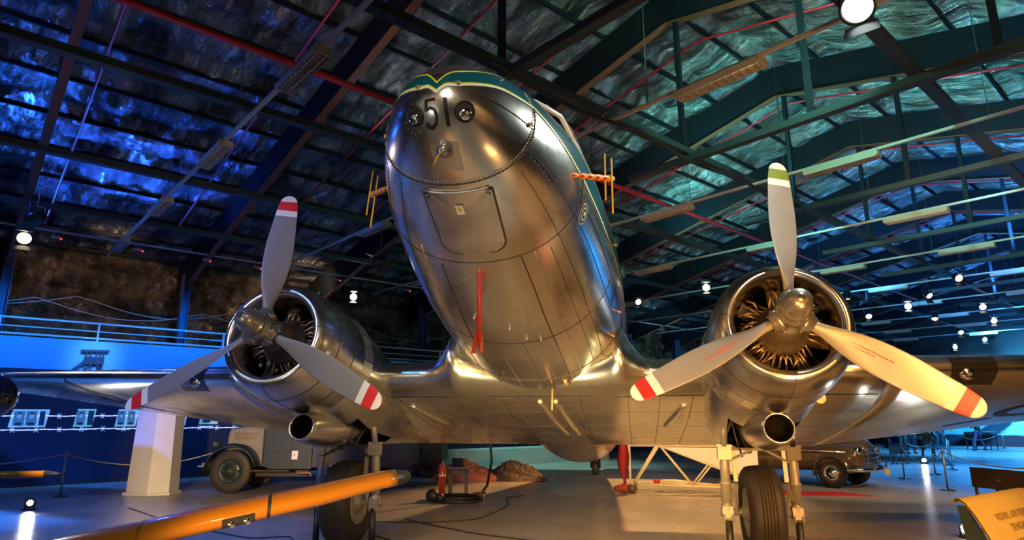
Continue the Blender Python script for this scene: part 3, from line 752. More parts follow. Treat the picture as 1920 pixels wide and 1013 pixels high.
# landing lights in the outer wing leading edge
for s in (-1, 1):
    rows = []
    for i in range(9):
        x = s*(5.12+.58*i/8); r = []; yy = 2.0+(abs(x)-4.35)*tan(radians(15)); zz = .02+(abs(x)-4.35)*tan(radians(4.7))
        for j in range(9):
            h = onLE(x, zz+.02-.20+.30*j/8)
            r.append(h)
        if all(r): rows.append(r)
    mb = AB(); strip(mb, rows, .006); wl = mb.build('wing_landing_light', glass_dark, plane)
    c = onLE(s*5.3, .02)[0]; mb = AB(); mb.lathe([(0, .09), (.02, .085), (.035, .05), (.04, 0)], c+P(0, .0, -.01), (0, -1, -.1), 24); mb.build('lamp_lens', lens_m, wl)
# registration letters under the wings
navyp = mat('registration_navy', (.02, .025, .05), .4)
def toW(u, v, zp):   # pixel-free helper kept simple: plane coordinates given directly
    return (u, v)
for pts in ([(-8.75, 3.1), (-8.35, 3.45), (-8.6, 4.3), (-8.0, 5.1)], [(-8.3, 3.5), (-8.05, 3.8), (-8.15, 4.6), (-7.6, 5.3)]): wline(pts, .15, navyp, 'registration_letter', off=.006)
for pts in ([(-7.3, 4.2), (-7.1, 5.3)], [(-7.0, 4.1), (-6.9, 5.6)]): wline(pts, .05, navyp, 'registration_line', off=.006)
arc = [(7.25+.62*cos(radians(a)), 4.35+.62*sin(radians(a))) for a in range(40, 330, 15)]
wline(arc, .16, navyp, 'registration_letter', off=.006, n=3); wline([(6.25, 5.5), (6.75, 5.0)], .13, navyp, 'registration_letter', off=.006)
red_stripe = mat('red_wing_stripe', (.5, .04, .03), .35)
# ---------------------------------------------------------------- nacelles, engines, propellers, gear
def ringc(x, y, z, r, n=48, sx=1, sz=1, sq=0):
    return [Vector((x+r*sx*cos(2*pi*k/n), y, z+r*sz*sin(2*pi*k/n))) for k in range(n)]
for s in (-1, 1):
    X = s*2.82
    mb = AB()
    prof = [(.75, .50), (.45, .495), (.30, .49), (.22, .50), (.18, .53), (.17, .56), (.19, .60), (.26, .645), (.38, .685), (.55, .705), (.8, .72), (1.05, .72), (1.26, .705)]
    mb.loft([ringc(X, y, 0, r, 64) for y, r in prof], 0); cow = mb.build('cowling', alu_cowl, plane)
    mb = AB()
    for y in (.52, .9): mb.loft([ringc(X, y+d, 0, .707 if y < .8 else .723, 64) for d in (-.005, .005)], 0)
    for a in (8, 172, 90, 270):
        mb.tube([Vector((X+(r+.001)*cos(radians(a)), y, (r+.001)*sin(radians(a)))) for y, r in prof[5:]], .004, 5)
    mb.build('cowl_seam', seam, cow)
    mb = AB()
    for k in range(18):
        a = 2*pi*k/18
        for y, r in ((.56, .708), (.95, .722)): mb.ball((X+r*cos(a), y, r*sin(a)), .007, 6)
    mb.build('cowl_latch', rivet_m, cow)
    # cowl flaps
    mb = AB()
    for k in range(24):
        a0 = 2*pi*k/24+.01; a1 = 2*pi*(k+1)/24-.01
        if -130 < (math.degrees((a0+pi) % (2*pi)-pi)) < -50: continue
        vs = []
        for (y, r) in ((1.25, .705), (1.46, .735)):
            for a in (a0, (a0+a1)/2, a1): vs.append((X+r*cos(a), y, r*sin(a)))
        mb.add(vs, [(0, 1, 4, 3), (1, 2, 5, 4)], 0)
    mb.build('cowl_flaps', alu_dull, plane)
    # nacelle body behind, open wheel bay below
    body = [(1.2, .62, 0, 1, 1), (1.35, .68, .0, 1, 1), (1.6, .70, -.02, 1, 1.02), (1.9, .70, -.04, 1, 1.05), (2.3, .68, -.08, .98, 1.1), (2.8, .64, -.10, .98, 1.12), (3.4, .60, -.12, .95, 1.05), (4.2, .5, -.14, .9, .9), (5.2, .34, -.15, .85, .8), (6.2, .12, -.16, 1, .7)]
    rings = [ringc(X, y, z, r, 48, sx, sz) for y, r, z, sx, sz in body]
    mb = AB(); 
    def sk(i, j, rings=rings): return 3 <= i <= 5 and 31 <= j <= 40
    mb.loft(rings, 0, cap1=True, skip=sk); mb.build('nacelle', alu_cowl, plane)
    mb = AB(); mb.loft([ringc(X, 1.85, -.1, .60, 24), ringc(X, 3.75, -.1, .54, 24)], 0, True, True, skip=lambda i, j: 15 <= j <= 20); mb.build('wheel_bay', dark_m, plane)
    # oil cooler scoop
    mb = AB()
    sp = [(1.75, .12, -.82), (1.45, .125, -.85), (1.3, .13, -.86), (1.22, .145, -.865), (1.20, .158, -.865), (1.215, .172, -.865), (1.28, .188, -.86), (1.45, .218, -.83), (1.75, .26, -.77), (2.1, .27, -.70), (2.5, .22, -.62), (2.9, .1, -.58)]
    mb.loft([ringc(X, y, z, r, 40) for y, r, z in sp], 0, cap0=True); sc_ = mb.build('oil_cooler_scoop', alu_cowl, plane)
    mb = AB(); mb.lathe([(0, .1395), (.065, .1255), (.2, .118), (.21, 0)], (X, 1.232, -.863), (0, 1, .04), 32); mb.build('scoop_interior', dark_m, sc_)  # near-black liner added in the duct, painting its inner shade
    # wing/nacelle small exhaust stub
    mb = AB(); q = Vector((X+s*.62, 1.75, -.42)); mb.lathe([(0, .0), (.001, .045), (.0, .05), (-.0, .062), (.1, .06), (.25, .05)], q, (0, 1, .1), 20); 
    mb.tube([q+P(-s*.09, .0, .08), q+P(-s*.07, .16, .06)], .03, 10); mb.build('exhaust_stub', rod_m, plane)
    # engine
    mb = AB(); mb.lathe([(.18, .12), (.22, .17), (.34, .20), (.45, .235), (.47, .27), (.52, .27), (.53, .25), (1.0, .25)], (X, 0, 0), (0, 1, 0), 40, cap0=True)
    for k in range(20):
        a = 2*pi*k/20; mb.ball((X+.252*cos(a), .465, .252*sin(a)), .011, 6)
    eng = mb.build('engine', engine_m, plane)
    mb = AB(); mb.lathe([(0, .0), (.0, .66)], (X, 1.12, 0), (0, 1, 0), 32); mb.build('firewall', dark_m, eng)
    proto = None
    for row, y0 in ((0, .62), (1, .88)):
        for k in range(7):
            a = 2*pi*(k+.5*row)/7+pi/2; d = Vector((cos(a), 0, sin(a))); o = Vector((X, y0, 0)); t_ = Vector((-sin(a), 0, cos(a)))
            mb = AB(); prof = []
            for q in range(9): r0 = .25+.02*q; prof += [(r0, .058), (r0+.006, .075), (r0+.012, .075), (r0+.014, .058)]
            prof += [(.435, .07), (.47, .065), (.475, .0)]
            mb.lathe(prof, o, d, 14, smooth=False)
            for sg in (-1, 1): mb.lathe([(.42, .03), (.48, .032), (.49, .02)], o+t_*.05*sg+P(0, -.03, 0), d, 10, cap1=True)
            cy = mb.build('engine_cylinder', engine_m, eng)
            if row == 0 or True:
                for sg in (-1, 1):
                    yy = .50+row*.03; b0 = o*1; b0.y = yy
                    aa = a+sg*.10
                    dd = Vector((cos(aa), 0, sin(aa)))
                    m2 = AB(); m2.tube([b0+dd*.262, Vector((X, y0-.06, 0))+d*.44+t_*.05*sg], .012, 8); m2.build('pushrod', rod_m, eng)
    rnd = random.Random(5+s)
    for k in range(22):
        mb = AB(); a = rnd.uniform(0, 2*pi); r0 = rnd.uniform(.24, .33); r1 = rnd.uniform(.36, .47); a2 = a+rnd.uniform(-.3, .3); y = rnd.uniform(.42, .52)
        mb.tube([(X+r0*cos(a), y, r0*sin(a)), (X+(r0+r1)/2*cos((a+a2)/2)+.01, y-.03, (r0+r1)/2*sin((a+a2)/2)), (X+r1*cos(a2), y+.03, r1*sin(a2))], .007+rnd.random()*.007, 6); mb.build('ignition_lead', rod_m, eng)
    # propeller
    mb = AB()
    mb.lathe([(-.06, 0), (-.06, .012), (-.075, .016), (-.085, .03), (-.08, .05)][:0] + [(-.475, .0), (-.475, .022), (-.462, .028), (-.458, .05), (-.44, .085), (-.40, .113), (-.34, .127), (-.27, .130), (-.25, .134), (-.24, .150), (-.225, .152), (-.21, .14), (-.16, .145), (-.13, .165), (-.10, .165), (-.09, .13), (.08, .13), (.09, .17), (.13, .17), (.18, .12)], (X, 0, 0), (0, 1, 0), 40)
    for q in range(12):
        a = 2*pi*q/12; mb.ball((X+.158*cos(a), -.232, .158*sin(a)), .009, 6)
    pr_ = mb.build('propeller', hub_m, plane)
    mb = AB(); mb.lathe([(-.485, .0), (-.485, .022), (-.474, .026)], (X, 0, 0), (0, 1, 0), 16); mb.build('dome_plug', seam, pr_)
    ph = radians(.38 if s < 0 else -3.1)
    for k in range(3):
        a = ph+radians((0, 120, -120)[k]); d = Vector((-sin(a), 0, cos(a))); t_ = Vector((cos(a), 0, sin(a)))
        mb = AB(); mb.lathe([(.07, .095), (.12, .10), (.13, .115), (.17, .115), (.18, .10), (.22, .082), (.23, .07)], (X, 0, 0), d, 24)
        for q in range(8): 
            aq = 2*pi*q/8; mb.ball(Vector((X, 0, 0))+d*.15+t_*.118*cos(aq)+P(0, .118*sin(aq), 0), .013, 6)
        mb.build('blade_socket', hub_m, pr_)
        R = [.20, .26, .32, .40, .50, .62, .75, .88, 1.0, 1.12, 1.24, 1.36, 1.46, 1.461, 1.54, 1.541, 1.60, 1.665, 1.666, 1.70, 1.725, 1.74, 1.75]
        CH = [(.20, .11), (.26, .115), (.32, .135), (.40, .175), (.5, .225), (.62, .275), (.75, .308), (.88, .322), (1.0, .325), (1.12, .318), (1.24, .30), (1.36, .28), (1.46, .262), (1.54, .246), (1.6, .232), (1.665, .205), (1.70, .175), (1.725, .135), (1.74, .09), (1.75, .03)]
        TH = [(.20, .10), (.3, .085), (.4, .06), (.6, .035), (1, .022), (1.5, .014), (1.75, .006)]
        rings = []
        for r in R:
            c = tab(CH, r); t = tab(TH, r); tw = radians(tab([(.2, 50), (.5, 38), (.9, 27), (1.3, 21), (1.75, 17)], r)); ring = []
            round_ = max(0, 1-(r-.2)/.22)
            for q in range(24):
                an = 2*pi*q/24; cx = cos(an)*c/2; ty = sin(an)*t/2
                ty *= (1 if round_ > 0 else (.9 if sin(an) < 0 else .5))
                # rotate by twist; leading edge sense of rotation
                px = cx*cos(tw)-ty*sin(tw); py = cx*sin(tw)+ty*cos(tw)
                ring.append(Vector((X, 0, 0))+d*r+t_*(px)+P(0, py, 0))
            rings.append(ring)
        def mi(i, j, R=R):
            r = (R[i]+R[i+1])/2
            return 0 if r < 1.4605 else (2 if r < 1.5405 else (1 if r < 1.6655 else 2))
        mb = AB(); mb.loft(rings, mi, True, True)
        tipm = green_tip if (s > 0 and k == 0) else red_tip
        bl = mb.build('propeller_blade', [blade_l if s < 0 else blade_r, tipm, white_tip], pr_)
        if s > 0 and k > 0:
            m3 = AB(); ink = mat('red_stencil', (.45, .06, .03), .5)
            rn = random.Random(k)
            for line in range(2):
                r = .55
                while r < .95-line*.15:
                    w = rn.uniform(.008, .02); tw = radians(tab([(.2, 50), (.5, 38), (.9, 27), (1.3, 21)], r)); off = -.02+line*.03
                    p = Vector((X, 0, 0))+d*r+t_*(off*cos(tw))+P(0, off*sin(tw)-.019, 0); m3.bar(p, p+d*w, .002, .012, up=t_); r += w+.008
            m3.build('stencil_text', ink, bl)
    # main wheel and legs (world coordinates, vertical gear)
    XW, YW, ZW = s*2.82, 2.5, .575
    mb = MB(WX); T = []
    for k in range(24):
        a = -100+200*k/23
    prof = [(-.17, .30), (-.205, .36), (-.218, .43), (-.205, .50), (-.165, .55)]
    g = []
    for q in range(15):
        x = -.14+.28*q/14; rr_ = .575-.9*x*x*1.0
        if q in (3, 5, 7, 9, 11): g += [(x-.006, rr_), (x-.004, rr_-.012), (x+.004, rr_-.012), (x+.006, rr_)]
        else: g.append((x, rr_))
    prof = prof+g+[(-x, r) for x, r in prof[::-1]]
    mb.lathe(prof, (XW, YW, ZW), (1, 0, 0), 72); tyre = mb.build('main_wheel', rubber, plane)
    mb = MB(WX)
    for sg in (-1, 1):
        mb.lathe([(sg*.165, .305), (sg*.185, .30), (sg*.19, .28), (sg*.15, .265), (sg*.12, .20), (sg*.17, .12), (sg*.22, .09), (sg*.24, .06), (sg*.24, 0)], (XW, YW, ZW), (1, 0, 0), 36)
        for q in range(10):
            a = 2*pi*q/10; mb.ball((XW+sg*.185, YW+.285*cos(a), ZW+.285*sin(a)), .013, 6)
    mb.build('wheel_hub', strut_m, tyre)
    mb = MB(WX); mb.tube([(XW-.5, YW, ZW), (XW+.5, YW, ZW)], .045, 14); mb.build('axle', strut_m, plane)
    for sg in (-1, 1):
        xx = XW+sg*.42
        mb = MB(WX); mb.lathe([(0, .05), (.06, .075), (.12, .075), (.14, .05), (.16, .056), (.165, .068), (.38, .068), (.39, .075), (.41, .075), (.42, .06), (.66, .062), (.70, .05)], (xx, YW, ZW-.04), (0, -.09, 1), 20)
        mb.box((xx, YW, ZW), (.13, .16, .14)); mb.tube([(xx-.09, YW, ZW), (xx+.09, YW, ZW)], .035, 12)
        for q in (-1, 1):
            mb.tube([(xx+.05*q, YW-.09, ZW-.03), (xx+.05*q, YW-.09, ZW-.12)], .014, 8)
        leg = mb.build('landing_gear_strut', strut_m, plane)
        tz = ZW+.70; ty = YW-.10
        mb = MB(WX); mb.box((xx, ty, tz+.03), (.17, .10, .16)); mb.box((xx, ty-.0, tz+.12), (.2, .07, .03)); mb.tube([(xx, ty, tz+.1), (xx-.02*sg, ty-.12, tz+.52)], .042, 12); mb.tube([(xx-.03, ty, tz+.14), (xx-.22*sg, ty+.3, tz+.55)], .02, 8); mb.build('strut_head', strut_m if sg < 0 or s < 0 else steel_dark, leg)
        mb = MB(WX); xi = xx-sg*.115
        mb.bar((xi, YW-.09, tz+.08), (xi, YW-.13, ZW+.38), .05, .03); mb.bar((xi, YW-.13, ZW+.36), (xi+sg*.05, YW-.05, ZW+.16), .05, .04); mb.bar((xi+sg*.03, YW-.08, ZW+.30), (xi, YW-.05, ZW-.0), .04, .03); mb.build('torque_link', strut_m, leg)
    mb = MB(WX); tz = ZW+.78; ty = YW-.12
    mb.bar((XW-.42, ty, tz), (XW+.42, ty, tz), .04, .035); mb.bar((XW-.36, ty, tz-.14), (XW-.08, ty, tz-.01), .035, .03); mb.bar((XW+.36, ty, tz-.16), (XW+.08, ty, tz-.01), .035, .03)
    mb.bar((XW, ty, tz), (XW, ty+.15, tz+.3), .035, .03); mb.bar((XW-.1, ty+.02, tz-.05), (XW-.3, ty+.3, tz+.65), .05, .04); mb.bar((XW+.1, ty+.02, tz), (XW+.34, ty+.3, tz+.6), .03, .03)
    mb.tube([(XW-.25, ty-.02, tz+.6), (XW-.3, ty-.04, tz+.3), (XW-.26, ty-.03, tz+.1), (XW-.2, ty, tz-.1)], .012, 6)
    mb.build('gear_truss', steel_dark, plane)
# fin, tailplane and tail wheel
mb = AB(); 
def slab(pts, t): return mb.loft([[Vector(p)+Vector((d, 0, 0)) for p in pts] for d in (-t, t)], 0, True, True, smooth=False)
slab([(0, 12.3, 1.9), (0, 14.0, 3.4), (0, 15.0, 4.1), (0, 16.0, 4.2), (0, 16.8, 3.6), (0, 17.1, 1.4), (0, 14.5, 1.4)], .06); mb.build('tail_fin', alu_dull, plane)
mb = AB(); mb.loft([[Vector((x, y0+u*(y1-y0), 1.45+v*(y1-y0)*.8)) for u, v in UP[::-1]+LO[1:-1]] for x, y0, y1 in ((-4, 15.2, 16.1), (-3.6, 14.7, 16.3), (0, 13.6, 16.5), (3.6, 14.7, 16.3), (4, 15.2, 16.1))], 0, True, True); mb.build('tailplane', alu_dull, plane)
mb = MB(WX); mb.lathe([(-.09, .10), (-.1, .18), (-.05, .22), (.05, .22), (.1, .18), (.09, .10)], (0, 14.3, .22), (1, 0, 0), 28); tw_ = mb.build('tail_wheel', rubber, plane)
mb = MB(WX); mb.lathe([(-.09, .11), (-.09, 0)], (0, 14.3, .22), (1, 0, 0), 20); mb.lathe([(.09, .11), (.09, 0)], (0, 14.3, .22), (1, 0, 0), 20); mb.tube([(-.12, 14.3, .22), (-.12, 14.2, .5), (0, 14.0, .9)], .04, 8); mb.tube([(.12, 14.3, .22), (.12, 14.2, .5), (0, 14.0, .9)], .04, 8); mb.build('tail_fork', steel_dark, tw_)
# support posts under the axles
for s, w in ((-1, 'left main wheel'), (1, 'right main wheel')):
    for sg, w2 in ((-1, 'left'), (1, 'right')):
        xx = s*2.82+sg*.42
        t = empty('support_stand', (xx, 2.42, 0), 'dark steel post carrying the axle on the %s side of the %s' % (w2, w), 'stand')
        mb = MB(); mb.tube([(0, 0, .02), (0, 0, .47)], .045, 16); mb.build('post', steel_dark, t)
        mb = MB(); mb.box((0, 0, .012), (.34, .34, .024)); mb.build('foot_plate', steel_dark, t)
# ================================================================== THINGS ON THE FLOOR
# grey pylon
pyl = mat('pylon_grey_paint', (.46, .45, .43), .6, noise_amt=.06, noise_scale=3)
t = empty('display_pylon', (-9.95, 7.35, 0), 'tall grey wedge-shaped pylon standing under the left wing', 'pylon', rz=YAW)
def wedge(mb, w0, d0, w1, d1, h, z0=0):
    mb.loft([[Vector((-w0/2, -d0/2, z0)), Vector((w0*.1, -d0/2-.18, z0)), Vector((w0/2, -d0/2, z0)), Vector((w0/2, d0/2, z0)), Vector((-w0/2, d0/2, z0))], [Vector((-w1/2, -d1/2, h)), Vector((w1*.1, -d1/2-.16, h)), Vector((w1/2, -d1/2, h)), Vector((w1/2, d1/2, h)), Vector((-w1/2, d1/2, h))]], 0, True, True, smooth=False)
mb = MB(); wedge(mb, 1.0, .45, .86, .4, 2.55, .06); mb.build('pylon_body', pyl, t)
mb = MB(); wedge(mb, 1.1, .55, 1.1, .55, .06); mb.build('foot', pyl, t)
# stanchions and ropes
brass = mat('stanchion_metal', (.42, .36, .28), .35, .8); base_m = mat('stanchion_base', (.03, .028, .028), .4, .3)
def stanchion(x, y, lab, h=.95):
    t = empty('stanchion', (x, y, 0), lab, 'stanchion', 'rope barrier posts')
    mb = MB(); mb.tube([(0, 0, .03), (0, 0, h)], .022, 14); mb.ball((0, 0, h+.01), .03, 10); mb.build('post', brass, t)
    mb = MB(); mb.lathe([(0, 0), (0, .17), (.012, .17), (.03, .10), (.05, .03)], (0, 0, 0), (0, 0, 1), 28); mb.build('base', base_m, t)
def rope(p, q, sag, lab, m, r=.012, n=24):
    p, q = Vector(p), Vector(q); mb = MB()
    mb.tube([p.lerp(q, i/n)-Vector((0, 0, sag*4*(i/n)*(1-i/n))) for i in range(n+1)], r, 8); return tag(mb.build('barrier_rope', m), lab, 'rope')
rope_tan = mat('tan_rope', (.42, .33, .2), .8); rope_grey = mat('grey_rope', (.3, .3, .32), .8)
stanchion(-11.59, 6.46, 'lone stanchion beside the navy wall left of the pylon')
rope((-11.59, 6.46, .93), (-8.95, 8.2, .93), .28, 'tan rope sagging from the left stanchion past the pylon to the old truck', rope_tan)
rope((-11.59, 6.46, .93), (-14.2, 5.4, .62), .06, 'grey rope running left from the lone stanchion', rope_grey)
SP = [(8.97, 14.79, 'front stanchion beside the dark reading desk beyond the sedan'), (10.5, 16.53, 'stanchion in front of the visitors, between two rope spans'), (8.77, 11.63, 'orange-lit stanchion nearest the viewer on the right'),
      (11.88, 18.6, 'right stanchion of the close pair behind the orange-lit one'), (12.79, 20.91, 'left stanchion of the close pair behind the orange-lit one'), (12.13, 23.54, 'furthest stanchion beside the dark aircraft'), (22.29, 36.39, 'distant stanchion in front of the blue end wall')]
for x, y, l in SP: stanchion(x, y, l)
def pt(i, h=.92): return (SP[i][0], SP[i][1], h)
rope(pt(0), pt(2), .35, 'rope from the reading desk stanchion to the orange-lit one', rope_tan)
rope(pt(2), (8.3, 6.3, .92), .15, 'rope running from the orange-lit stanchion out to the right', rope_tan)
rope(pt(5), pt(1), .2, 'rope spanning in front of the visitors', rope_tan); rope(pt(1), pt(3), .3, 'rope between the front and paired stanchions', rope_grey)
rope(pt(6), (19.5, 36, .92), .45, 'distant rope loop in front of the blue wall', rope_grey); rope(pt(6), (26, 36.5, .95), .3, 'distant rope running right in front of the blue wall', rope_grey)
# old truck facing left
truck_g = mat('truck_olive_paint', (.30, .25, .16), .3, noise_amt=.2, noise_scale=5, coat=.4); truck_d = mat('truck_dark_green', (.016, .028, .03), .5, coat=.1, noise_amt=.3, noise_scale=3)
chrome = mat('chrome', (.8, .8, .78), .08, 1)
t = empty('vintage_truck', (-8.27, 7.83, 0), 'old military truck with olive bonnet and dark cab, parked facing left', 'truck', rz=radians(10.7))
def wheel(parent, x, y, r, w, name='wheel', hub=truck_d, n=40, chromehub=False, s=-1):
    mb = MB(); mb.lathe([(-w/2, r*.58), (-w/2-.01, r*.75), (-w/2+.01, r*.93), (-w/2+.04, r), (w/2-.04, r), (w/2-.01, r*.93), (w/2+.01, r*.75), (w/2, r*.58)], (x, y, r), (0, 1, 0), n); wh = mb.build(name, rubber, parent)
    mb = MB(); mb.lathe([(-w/2, r*.6), (-w/2+.03, r*.56), (-w/2+.06, r*.4), (-w/2+.0, r*.3), (-w/2-.02, r*.18), (-w/2-.05, r*.14), (-w/2-.055, 0)], (x, y, r), (0, 1, 0), n); mb.build('rim', chrome if chromehub else hub, wh)
    mb = MB()
    if not chromehub:
        for q in range(6): a = 2*pi*q/6; mb.ball((x+r*.42*cos(a), y-w/2+.045, r+r*.42*sin(a)), r*.075, 8, (1, .4, 1))
        mb.build('hand_hole', black_m, wh)
    else:
        mb.lathe([(-w/2-.005, r*.62), (-w/2-.012, r*.56), (-w/2-.005, r*.5)], (x, y, r), (0, 1, 0), n); mb.build('trim_ring', rust_body, wh)
    return wh
wheel(t, 0, 0, .5, .2); wheel(t, .05, 1.55, .5, .2)
mb = MB()  # bonnet
def rr(x, w, z0, z1, b=.12):
    return [Vector((x, .78-w, z0)), Vector((x, .78-w, z1-b)), Vector((x, .78-w+b*.4, z1-b*.35)), Vector((x, .78-w+b*1.2, z1)), Vector((x, .78+w-b*1.2, z1)), Vector((x, .78+w-b*.4, z1-b*.35)), Vector((x, .78+w, z1-b)), Vector((x, .78+w, z0))]
mb.loft([rr(-.33, .36, .62, 1.42), rr(-.28, .40, .6, 1.50), rr(.2, .47, .6, 1.56), rr(.64, .56, .6, 1.60), rr(.70, .60, .6, 1.62)], 0, True, True, smooth=False); bon = mb.build('bonnet', truck_g, t)
mb = MB()
for z in (1.27, 1.31, 1.35): mb.bar((-.14, .33, z), (.42, .26, z), .02, .015)
mb.bar((-.15, .325, 1.24), (.43, .25, 1.24), .015, .012); mb.bar((-.15, .325, 1.38), (.43, .25, 1.38), .015, .012); mb.build('louvre_panel', brass, bon)
mb = MB(); mb.ball((-.1, .78, 1.55), .05, 10); mb.build('radiator_cap', brass, bon)
mb = MB(); rings = []
for i in range(15):
    a = radians(-8+175*i/14); rings.append([Vector((-.0-.62*cos(a) if True else 0, y, .5+.60*sin(a)+dz)) for y, dz in ((-.16, -.05), (-.13, .0), (.0, .045), (.18, .03), (.36, .0), (.36, -.03), (-.13, -.04))])
mb.loft(rings, 0, True, True); mb.build('front_fender', truck_d, t)
mb = MB(); mb.bar((-.75, -.1, .62), (-.6, -.1, .62), .1, .04); mb.bar((-.85, .3, .62), (-.3, .3, .62), .08, .1); mb.build('bumper', hub_m, t)
mb = MB(); mb.lathe([(-.10, 0), (-.10, .05), (-.04, .11), (.06, .125), (.08, .12)], (-.42, .05, 1.12), (-1, -.2, 0), 22); hl = mb.build('headlamp', truck_d, t)
mb = MB(); mb.lathe([(.082, .115), (.10, .08), (.105, 0)], (-.42, .05, 1.12), (-1, -.2, 0), 22); mb.build('headlamp_lens', glass_dark, hl)
mb = MB(); mb.loft([[Vector((x, y, z)) for x, z in ((.70, .62), (.70, 1.55), (.78, 1.60), (1.5, 1.60), (1.9, 1.60), (1.9, .55), (.95, .55))] for y in (.0, 1.55)], 0, True, True, smooth=False); cab = mb.build('cab', truck_d, t)
mb = MB(); mb.bar((.74, -.02, .66), (.74, -.02, 1.56), .012, .012); mb.bar((1.42, -.02, .6), (1.42, -.02, 1.58), .012, .012); mb.bar((.74, -.02, .95), (1.42, -.02, .95), .012, .012, up=(0, 1, 0)); mb.build('door_seam', black_m, cab)
mb = MB(); mb.bar((.62, -.03, 1.66), (1.38, -.03, 1.66), .03, .03); mb.bar((1.2, -.05, 1.56), (1.32, -.05, 1.58), .03, .03); mb.build('door_rail', brass, cab)
mb = MB(); mb.box((1.49, -.01, .87), (.16, .02, .2)); lp = mb.build('notice_plate', white_line, cab)
mb = MB(); mb.ball((1.49, -.022, .87), .018, 8); mb.build('red_dot', red_paint, lp)
mb = MB(); 
for y in (.05, 1.5): mb.bar((.72, y, 1.58), (.70, y, 2.0), .05, .06)
mb.bar((.70, .05, 2.0), (.70, 1.5, 2.0), .05, .05); mb.build('windscreen_frame', black_m, cab)
mb = MB(); mb.box((.95, -.1, .52), (1.0, .25, .03)); mb.box((1.0, .4, .42), (1.5, .12, .14)); mb.build('running_board', steel_dark, t)
mb = MB(); mb.tube([(1.55, -.0, .45), (1.8, -.0, .46), (1.88, -.0, .46), (1.92, -.0, .38)], .03, 8); mb.build('tow_hook', mat('rust_pink', (.25, .13, .1), .6), t)
# covered load body behind, mostly hidden
mb = MB(); mb.box((3.1, .78, 1.2), (2.3, 1.8, 1.2)); mb.build('load_body', black_m, t)
wheel(t, 2.9, 0, .5, .2)
# dark lorry further back under the wing
t = empty('dark_lorry', H(10.6, 17.0), 'unlit black lorry standing behind the left main wheel', 'lorry', rz=YAW)
mb = MB(); mb.loft([[Vector((x, y, z)) for x, z in ((-.9, .5), (-.9, 1.5), (-.6, 2.0), (1.2, 2.0), (1.2, .5))] for y in (-.6, 1.2)], 0, True, True, smooth=False); mb.build('lorry_body', black_m, t)
mb = MB(); mb.box((-.35, -.62, 1.62), (.25, .02, .15)); mb.box((.1, -.62, 1.62), (.2, .02, .15)); mb.build('lorry_window', grey_wall, t)
for x in (-.5, .8): wheel(t, x, -.5, .42, .22, hub=black_m)
# sedan facing right
rust_body = mat('sedan_bronze_paint', (.105, .07, .042), .16, .25, coat=.9)
t = empty('vintage_sedan', (6.21, 11.77, 0), 'bronze brown vintage sedan with chrome grille, nose to the right', 'car', rz=atan2(-.616, .788))
# local: +x forward, +y away from the viewer; near front wheel at origin
wheel(t, 0, 0, .36, .19, chromehub=True, hub=chrome); wheel(t, 0, 1.45, .36, .19); wheel(t, -2.95, 0, .36, .19, chromehub=True)
mb = MB(); prof = [(-3.9, .62, .45, .95), (-3.5, .80, .40, 1.15), (-2.6, .86, .34, 1.22), (-1.6, .86, .34, 1.20), (-.8, .85, .36, 1.18), (-.1, .83, .38, 1.15), (.35, .81, .40, 1.12), (.58, .78, .42, 1.05), (.68, .70, .46, .95), (.72, .55, .52, .85)]
rings = []
for x, w, z0, z1 in prof:
    r = []
    for k in range(28):
        a = 2*pi*k/28; c, s_ = cos(a), sin(a); r.append(Vector((x, .72+w*math.copysign(abs(c)**.55, c), (z0+z1)/2+(z1-z0)/2*math.copysign(abs(s_)**.6, s_))))
    rings.append(r)
mb.loft(rings, 0, True, True); body = mb.build('body', rust_body, t)
mb = MB(); rings = []
for x, w, z1 in ((-1.2, .55, 1.42), (-.7, .53, 1.40), (0, .50, 1.37), (.35, .46, 1.32), (.58, .40, 1.22), (.72, .34, 1.05), (.77, .28, .86)):
    rings.append([Vector((x, .72+w*cos(pi*k/14), .8+(z1-.8)*sin(pi*k/14)**.6)) for k in range(15)])
mb.loft(rings, 0, closed=False); mb.build('bonnet', rust_body, t)
mb = MB(); rings = []
for x, w, z1 in ((-3.3, .45, 1.2), (-3.0, .6, 1.5), (-2.2, .66, 1.72), (-1.5, .62, 1.68), (-1.0, .55, 1.35)):
    rings.append([Vector((x, .72+w*cos(pi*k/14), 1.0+(z1-1.0)*sin(pi*k/14)**.5)) for k in range(15)])
mb.loft(rings, 0, closed=False); mb.build('roof', rust_body, t)
for yc, sg in ((-.06, -1), (1.5, 1)):
    mb = MB(); rings = []
    for i in range(15):
        a = radians(-12+190*i/14); ro, ri = .47, .385
        rings.append([Vector((.0-cos(a)*q, yc+dy, .37+sin(a)*q)) for q, dy in ((ri, -.06), (ro-.03, -.075), (ro+.01, -.03), (ro+.03, .1), (ri, .1))])
    mb.loft(rings, 0, True, True); mb.build('wheel_arch', rust_body, t)
mb = MB(); mb.loft([[Vector((-.39*cos(radians(a)), y, .34+.40*sin(radians(a)))) for a in range(-10, 200, 14)] for y in (-.135, -.13)], 0, closed=True); 
mb.lathe([(0, .40), (.001, .36)], (0, -.142, .36), (0, 1, 0), 30); mb.build('arch_shadow_gap', black_m, t)
mb = MB(); mb.bar((-3.2, -.16, .93), (.2, -.125, .90), .012, .02); mb.bar((.2, -.125, .90), (.55, -.02, .88), .012, .02); mb.build('side_strip', chrome, t)
mb = MB()
for i, (z, w) in enumerate(((.98, .40), (.87, .50), (.76, .56), (.65, .58))):
    mb.tube([(.80-.2*(abs(q)/6)**2, .72+w*q/6, z) for q in range(-6, 7)], .026, 8)
for y in (.32, 1.12): mb.bar((.78, y, .6), (.78, y, 1.0), .03, .02, up=(1, 0, 0))
mb.build('grille', chrome, t)
